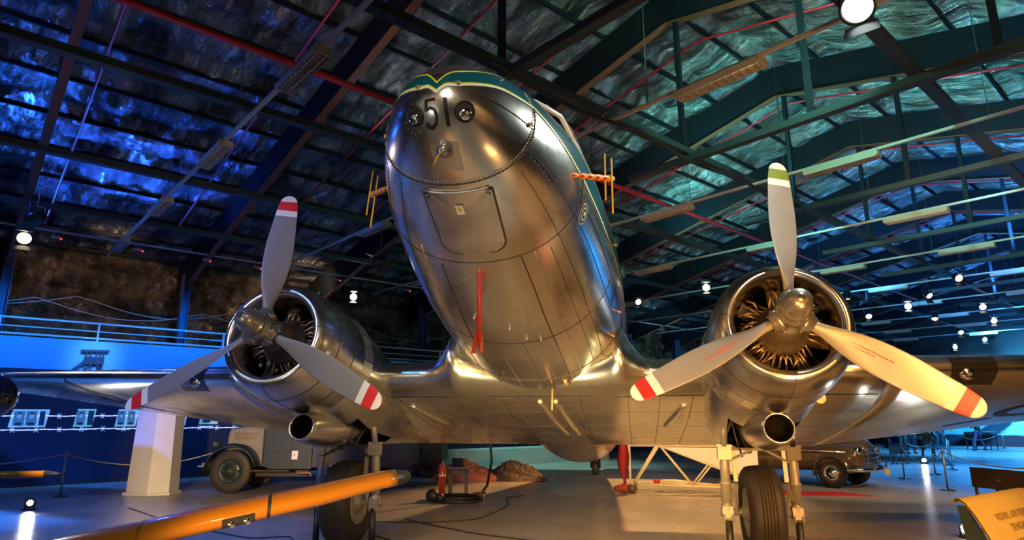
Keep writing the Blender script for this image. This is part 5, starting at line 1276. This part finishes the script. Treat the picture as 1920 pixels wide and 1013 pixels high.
for x in (.9, .4, -.1, -.6): mb.tube([(x, -.45, 1.55), (x, -.3, 2.1), (x, .3, 2.1), (x, .45, 1.55)], .025, 6)
for y, z in ((-.3, 2.1), (.3, 2.1), (-.45, 1.6)): mb.tube([(1.1, y, z), (-.8, y+.1, z)], .025, 6)
mb.build('canopy_frame', tealp, t)
mb = MB(); mb.box((.1, 0, 1.8), (1.8, .55, .5)); mb.build('canopy_glass', glass_dark, t)
mb = MB(); mb.bar((.9, -.8, 0.35), (.9, -.8, 1.2), .05, .05); mb.bar((-.6, -.8, .35), (-.6, -.8, 1.1), .05, .05); mb.bar((.9, -.8, 1.1), (.9, 0, 1.1), .05, .05); mb.bar((-.6, -.8, 1.0), (-.6, 0, 1.0), .05, .05); mb.build('undercarriage_leg', tealp, t)
for x in (.9, -.6): mb = MB(); mb.lathe([(-.07, .08), (-.08, .15), (-.04, .19), (.04, .19), (.08, .15), (.07, .08), (.05, 0)], (x, -.8, .19), (0, 1, 0), 20); mb.build('wheel', rubber, t)
mb = MB(); mb.tube([(1.5, -.9, .5), (1.55, -.9, 1.5)], .04, 8); mb.build('white_strut', white_line, t)
# low teal display plinth against the left wall, brown radial engine on the partition ledge
mb = MB(); mb.bar(H(11.8, 19.3, .3), H(22, 19.3, .3), 1.2, .6); tag(mb.build('display_plinth', grey_wall), 'long low grey display plinth against the left wall', 'plinth')
mb = MB(); mb.lathe([(0, 0), (.02, .3), (.15, .36), (.3, .3), (.36, 0)], H(13.4, 18.2, 3.35), (.2, -1, .1), 24)
t = empty('hanging_engine', H(13.4, 18.2, 3.0), 'brown rounded engine nose hanging on red straps behind the left wing root', 'engine')
mb.v = [v-t.location for v in mb.v]; mb.build('engine_nose', mat('brown_engine', (.38, .2, .07), .5, noise_amt=.4), t)
for x in (-.35, .25): mb = MB(); mb.tube([(x*.3, 0, .5), (x*.3, 0, 3.5)], .03 if x < 0 else .02, 6); mb.build('red_strap', pipe_red, t)
for k, x in enumerate((-1.9, -1.2, -.6)):
    q = empty('wooden_cog', H(11.6+.75*k, 19.1, 2.9), '%s small pale blade tip showing above the left wing root' % n_ord[k], 'blade'); mb = MB(); mb.bar((0, 0, 0), (.16-.1*k, 0, .36), .08, .05); mb.build('tip_blade', wood_m, q)
    mb = MB(); mb.tube([(0, 0, -2.9), (0, 0, 0)], .03, 6); mb.build('tip_stand', black_m, q)
# ---------------------------------------------------------------- ceiling spotlights
can_m = mat('spot_can_black', (.02, .02, .022), .35, .3); spot_on = {}
def spot(a, b, z, aim, lab, col=(1, .97, .92), es=120, r=.12, L=.34, energy=0, size=40, blend=.4, name='spotlight', colr=None):
    p = H(a, b, z); t = empty(name, p, lab, 'lamp', 'theatre spotlights'); d = (Vector(aim)-p).normalized()
    mb = MB(); mb.lathe([(-L*.6, .0), (-L*.6, r*.6), (-L*.45, r*.85), (0, r), (L*.35, r), (L*.4, r*1.12), (L*.42, r*1.12), (L*.42, r*.95), (L*.34, r*.93)], (0, 0, 0), d, 24); mb.build('lamp_can', can_m, t)
    mb = MB(); mb.lathe([(L*.30, 0), (L*.30, r*.92)], (0, 0, 0), d, 24); 
    key = (col, es)
    mb.build('lens', mat('lens_glow_%d_%d_%d' % (int(col[0]*100), int(col[2]*100), int(es)), (.1, .1, .1), .4, emit=col, es=es*.22), t)
    sd = d.cross(Vector((0, 0, 1))).normalized(); mb = MB()
    for q in (-1, 1): mb.bar(sd*q*(r*1.15), sd*q*(r*1.15)+Vector((0, 0, .28)), .012, .035, up=d)
    mb.bar(-sd*r*1.15+Vector((0, 0, .28)), sd*r*1.15+Vector((0, 0, .28)), .035, .012); mb.bar((0, 0, .28), (0, 0, max(.3, 6.6-z)), .03, .03, up=(0, 1, 0)); mb.build('yoke', steel_dark, t)
    for q in (-1, 1):
        mb = MB(); up = sd.cross(d); o = d*L*.42+up*q*r*1.1; mb.poly([o-sd*r, o+sd*r, o+sd*r*1.1+d*.16+up*q*.07, o-sd*r*1.1+d*.16+up*q*.07], up*.004); mb.build('barn_door', can_m, t)
    if energy:
        ld = bpy.data.lights.new('spot', 'SPOT'); ld.energy = energy; ld.color = col if colr is None else colr; ld.spot_size = radians(size); ld.spot_blend = blend; ld.shadow_soft_size = r*.8
        lo = bpy.data.objects.new('lamp_source', ld); COL.objects.link(lo); lo.location = p+d*(L*.5); lo.rotation_euler = d.to_track_quat('-Z', 'Y').to_euler()
    return t
camt = (1.3, -6.5, 1.75)
BLUE = (.06, .18, 1.0)
spot(7.12, 2.16, 6.3, (1.0, -4.5, 1.2), 'big glaring white spotlight at the top edge above the right propeller', (.85, 1, .95), 60, .17, energy=900, size=85)
spot(20.0, 12.2, 6.3, camt, 'glowing spotlight left of the upright right propeller blade', (1, .93, .7), 70, .13)
for (a, b, tgt, es, lab) in ((24.9, 9.3, (8, 18, 0), 8, 'spotlight pair member above and left of the bright cluster'), (26.0, 9.0, (9, 20, 0), 25, 'spotlight just right of the upper left one in the far cluster'), (29.2, 8.6, camt, 90, 'round glowing spotlight in the middle of the far cluster'),
      (33.3, 8.8, (12, 20, 0), 30, 'downward spotlight at the heart of the far cluster'), (36.5, 7.3, (14, 12, .5), 90, 'glaring spotlight at the right end of the far cluster'), (48.7, 12.0, (12, 10, 0), 70, 'lowest glowing spotlight of the far cluster'),
      (31.5, 6.6, (12, 8, 0), 60, 'tilted spotlight hung from the diagonal runner'), (24.2, 5.6, (12, 4, 0), 10, 'dark barn-door spotlight hung highest on the right'), (40, 9.5, (16, 22, 0), 45, 'spotlight facing right under the diagonal runner'), (45, 9.6, (20, 20, 0), 30, 'small green-tinted spotlight furthest right'),
      (30.5, 10.6, (10, 15, 0), 25, 'upright spotlight behind the lowered propeller blade'), (26.8, 7.2, (14, 12, 0), 8, 'unlit dark spotlight near the far cluster'), (19.9, 15.2, (5, 5, 0), 6, 'dim spotlight beside the fuselage roof line')):
    spot(a, b, 6.2, tgt, lab, (1, .97, .9) if es != 30 else (.9, 1, .95), es, .13)
spot(10.7, 21.0, 6.05, camt, 'white spotlight glaring above the left engine', (.9, .95, 1), 110, .13, energy=0)
spot(.85, 18.4, 5.9, (-6, -1, 1), 'round orange-white spotlight at the left edge', (1, .8, .5), 60, .15, energy=250, size=60)
spot(.9, 16.6, 5.95, H(-3, 22, 5.5), 'blue gelled spotlight at the left edge under the sloping beam', (.2, .25, 1), 14, .15)
spot(7.6, 13.6, 5.5, H(2, 21, 4.2), 'blue gelled spotlight between the left propeller and the nose', (.12, .2, 1), 18, .15, energy=0)
# ================================================================== LIGHT
def sl(name, loc, aim, energy, col, size=60, blend=.5, soft=.2):
    ld = bpy.data.lights.new(name, 'SPOT'); ld.energy = energy; ld.color = col; ld.spot_size = radians(size); ld.spot_blend = blend; ld.shadow_soft_size = soft
    o = bpy.data.objects.new(name, ld); COL.objects.link(o); o.location = loc; o.rotation_euler = (Vector(aim)-Vector(loc)).to_track_quat('-Z', 'Y').to_euler(); return o
def al(name, loc, aim, energy, col, sx, sy):
    ld = bpy.data.lights.new(name, 'AREA'); ld.shape = 'RECTANGLE'; ld.size = sx; ld.size_y = sy; ld.energy = energy; ld.color = col
    o = bpy.data.objects.new(name, ld); COL.objects.link(o); o.location = loc; o.rotation_euler = (Vector(aim)-Vector(loc)).to_track_quat('-Z', 'Y').to_euler(); return o
WARM = (1, .52, .16); NEU = (1, .94, .86); BL = (.04, .16, 1)
# unseen spots without fixtures, fills added for the nose, belly, wing and blades
sl('key_warm', (7.5, -8.5, 5.0), (3.0, 0.5, 2.0), 760, (1, .38, .07), 34, .6, .25)
sl('low_warm', (4.0, -5.4, .5), (2.6, 1.0, 2.3), 420, (1, .38, .06), 80, .7, .2)
sl('white_key', (5.0, -6.5, 6.2), (2.9, 0.0, 4.1), 1500, (1, .97, .92), 15, .6, .15)
sl('left_fill', (-5.5, -7.5, 6.0), (-3.0, .5, 2.4), 1000, NEU, 36, .6, .4)
sl('nose_key', (1.2, -9.5, 6.0), (.2, -2, 3.4), 1000, NEU, 28, .6, .4)
sl('nose_low', (-3.5, -8.0, 1.0), (-.9, -1, 3), 420, (1, .97, .92), 34, .6, .5)
sl('belly_up', (3.2, -2.6, .3), (1.0, 1.0, 2.8), 420, (1, .5, .15), 90, .6, .3)
sl('left_blade_warm', (.8, -5.6, .4), (1.9, 0, 2.1), 2600, (1, .42, .08), 30, .6, .15)
sl('wing_up', (.2, .4, .25), (.2, 3.2, 2.3), 320, (1, .86, .48), 120, .8, .3)
# pools on the floor, thrown in low under the aircraft
sl('pool_b', (1.5, 13.5, 6.2), (.6, 9.5, 0), 4800, WARM, 66, .35, .15)
sl('pool_e', (5.5, -9.5, 1.5), (2.6, 4.5, 0), 5200, (1, .45, .13), 26, .5, .12)
sl('pool_f', (-1.0, -9.5, 1.5), (.6, 5.5, 0), 11000, WARM, 24, .5, .12)
sl('pool_d', (7.5, -4.0, 6.4), (5.2, 4.5, 0), 3000, (1, .46, .13), 55, .5, .2)
sl('pool_near', (1.5, -7.5, 6.0), (1.0, -1.5, 0), 350, (1, .7, .4), 90, .7, .3)
sl('pool_right', (9.5, 3.0, 6.4), (6.0, 8.5, 0), 1300, (1, .66, .34), 60, .6, .2)
sl('pool_left', (-4.5, -4.0, 6.4), (-5.5, 4.5, 0), 700, (.05, .2, 1), 70, .6, .2)
sl('sedan_key', (10.5, 6.5, 5.5), (6.4, 11.5, .7), 1200, (1, .8, .55), 45, .5, .2)
sl('truck_key', (-4.6, -1.5, 1.7), (-8.3, 7.8, .9), 4500, (1, .66, .32), 34, .6, .15)
sl('pylon_key', (-6.3, -2.0, 1.9), (-10, 7.3, 1.3), 900, (1, .9, .78), 18, .6, .15)
sl('back_wall_wash', H(-8, -2, 6.2), H(-14, -2, 4), 2600, (1, .72, .42), 130, .8, .4)  # added unseen washes behind the viewer, for reflections in the metal skin
sl('right_wall_wash', H(4, -8, 6.2), H(4, -13, 3), 2200, (1, .62, .3), 140, .8, .4)
sl('back_wall_left', H(-8, 9, 6.2), H(-14, 9, 4), 1300, (.8, .88, 1), 130, .8, .4)
sl('back_roof', H(-7, 2, 6.6), H(-7, 2, 9), 250, (1, .75, .5), 150, .8, .3)
# blue wash on the left wall and floor
for a in (-2, 1.5, 5, 8.5):
    p = H(a, 18.6, 6.2); sl('blue_wash', p, H(a, 21.3, 3.4), 1500, (.0, .24, 1), 75, .8, .3)
sl('tower_glow', H(3.2, 18.5, 5.6), H(3.0, 21.3, 3.4), 700, (.4, .75, 1), 26, 1, .3)
sl('blue_floor', H(.5, 14, 6.3), H(.5, 17, 0), 8000, (.02, .17, 1), 74, .7, .3)
sl('blue_floor_near', H(-1.5, 9, 6.3), H(1, 12.5, 0), 2600, (.03, .17, 1), 80, .7, .3)
# colour on the roof foil, from unseen spots set above the beams, without fixtures
def up(name, a, b, z, ta, tb, e, c, size=150): sl(name, H(a, b, z), H(ta, tb, roofz(tb)+1.0), e, c, size, .6, .12)
up('roof_blue_a', -1.0, 17.5, 7.35, 3.0, 15.5, 312, (.02, .14, 1))
up('roof_blue_b', 3.2, 19.3, 6.9, 3.2, 16.0, 360, (.02, .12, 1))
up('roof_blue_e', -1.5, 13.0, 7.8, 1.5, 12.0, 160, (.02, .14, 1))
up('roof_blue_h', .9, 20.0, 6.75, 2.0, 17.8, 200, (.02, .12, 1))
up('roof_brown', 4.4, 8.6, 7.6, 3.2, 10.5, 50, (1, .72, .5))
up('roof_grey', 7.2, 12.5, 7.6, 7.6, 10.0, 78, (.85, .95, 1))
up('roof_teal_a', 8.8, 2.5, 7.2, 12.0, 6.0, 924, (.25, .95, .75))
up('roof_teal_b', 13.2, 7.8, 7.2, 17.0, 7.5, 924, (.15, .85, .75))
up('roof_teal_c', 15.3, 3.0, 7.0, 18.0, 3.5, 924, (.15, .75, .85))
up('roof_teal_d', 6.5, 5.2, 7.4, 9.5, 4.0, 340, (.3, .9, .6))
up('roof_teal_e', 17.5, 11.5, 7.2, 21.0, 10.5, 640, (.15, .8, .8))
up('roof_blue_c', 22.5, 4.0, 7.2, 26.0, 5.0, 1800, (.04, .3, 1))
up('roof_blue_f', 24.0, 9.0, 7.2, 28.0, 9.0, 1400, (.04, .35, 1))
up('roof_blue_d', 32.0, 6.0, 7.2, 37.0, 6.5, 2700, (.03, .25, 1))
up('roof_blue_g', 41.0, 9.0, 7.2, 45.0, 9.0, 1620, (.03, .25, 1))
up('roof_right_top', 11.5, -1.0, 7.0, 14.5, 1.0, 660, (.2, .5, .9))
sl('row_warm', (5.5, -6.5, 2.2), H(10.5, 4.2, 6.4), 1800, (1, .6, .25), 40, .6, .15)  # unseen spots added to tint the rows of battens
sl('row_warm_far', (6.5, 1.5, 4.5), H(19, 4.5, 6.4), 2200, (1, .66, .34), 44, .6, .15)
sl('row_cool', (-5.5, -3.0, 1.5), H(3.0, 12, 6.4), 220, (.6, .75, 1), 60, .6, .15)
# end of the hall
sl('end_wall', H(42, 9, 6.4), H(49, 9, 2.0), 14000, (.05, .5, 1), 85, .8, .4)
sl('end_glow', H(44, 9.6, 5.0), H(49, 9.6, 1.6), 3500, (.6, .85, 1), 40, 1, .4)
sl('right_floor_blue', H(26, 8, 6.4), H(25, 7.5, 0), 9500, (.05, .32, 1), 95, .7, .3)
sl('right_floor_blue2', H(39, 9, 6.4), H(39, 9.5, 0), 9500, (.05, .38, 1), 95, .7, .3)
sl('teal_floor', H(17, 17, 6.3), H(17.5, 17.5, 0), 2200, (.35, .85, .7), 80, .7, .3)
sl('wall_brown', H(9, 20.8, 7.0), H(9.5, 23.3, 5.0), 260, (1, .68, .4), 140, .8, .3)
sl('wall_brown2', H(3.2, 20.8, 7.0), H(3.2, 23.3, 4.8), 150, (1, .65, .36), 140, .8, .3)
sl('wall_teal', H(27, 17, 5.2), H(30, 23.5, 5.6), 1200, (.2, .55, .8), 110, .8, .3)
W = bpy.data.worlds.new('world'); SC.world = W; W.use_nodes = True; W.node_tree.nodes['Background'].inputs[0].default_value = (.10, .13, .18, 1); W.node_tree.nodes['Background'].inputs[1].default_value = .06
SC.view_settings.view_transform = 'Standard'; SC.view_settings.look = 'None'; SC.view_settings.exposure = -.15; SC.view_settings.gamma = 1; SC.view_settings.use_curve_mapping = False
SC.cycles.use_denoising = True; SC.cycles.max_bounces = 7; SC.cycles.sample_clamp_indirect = 6
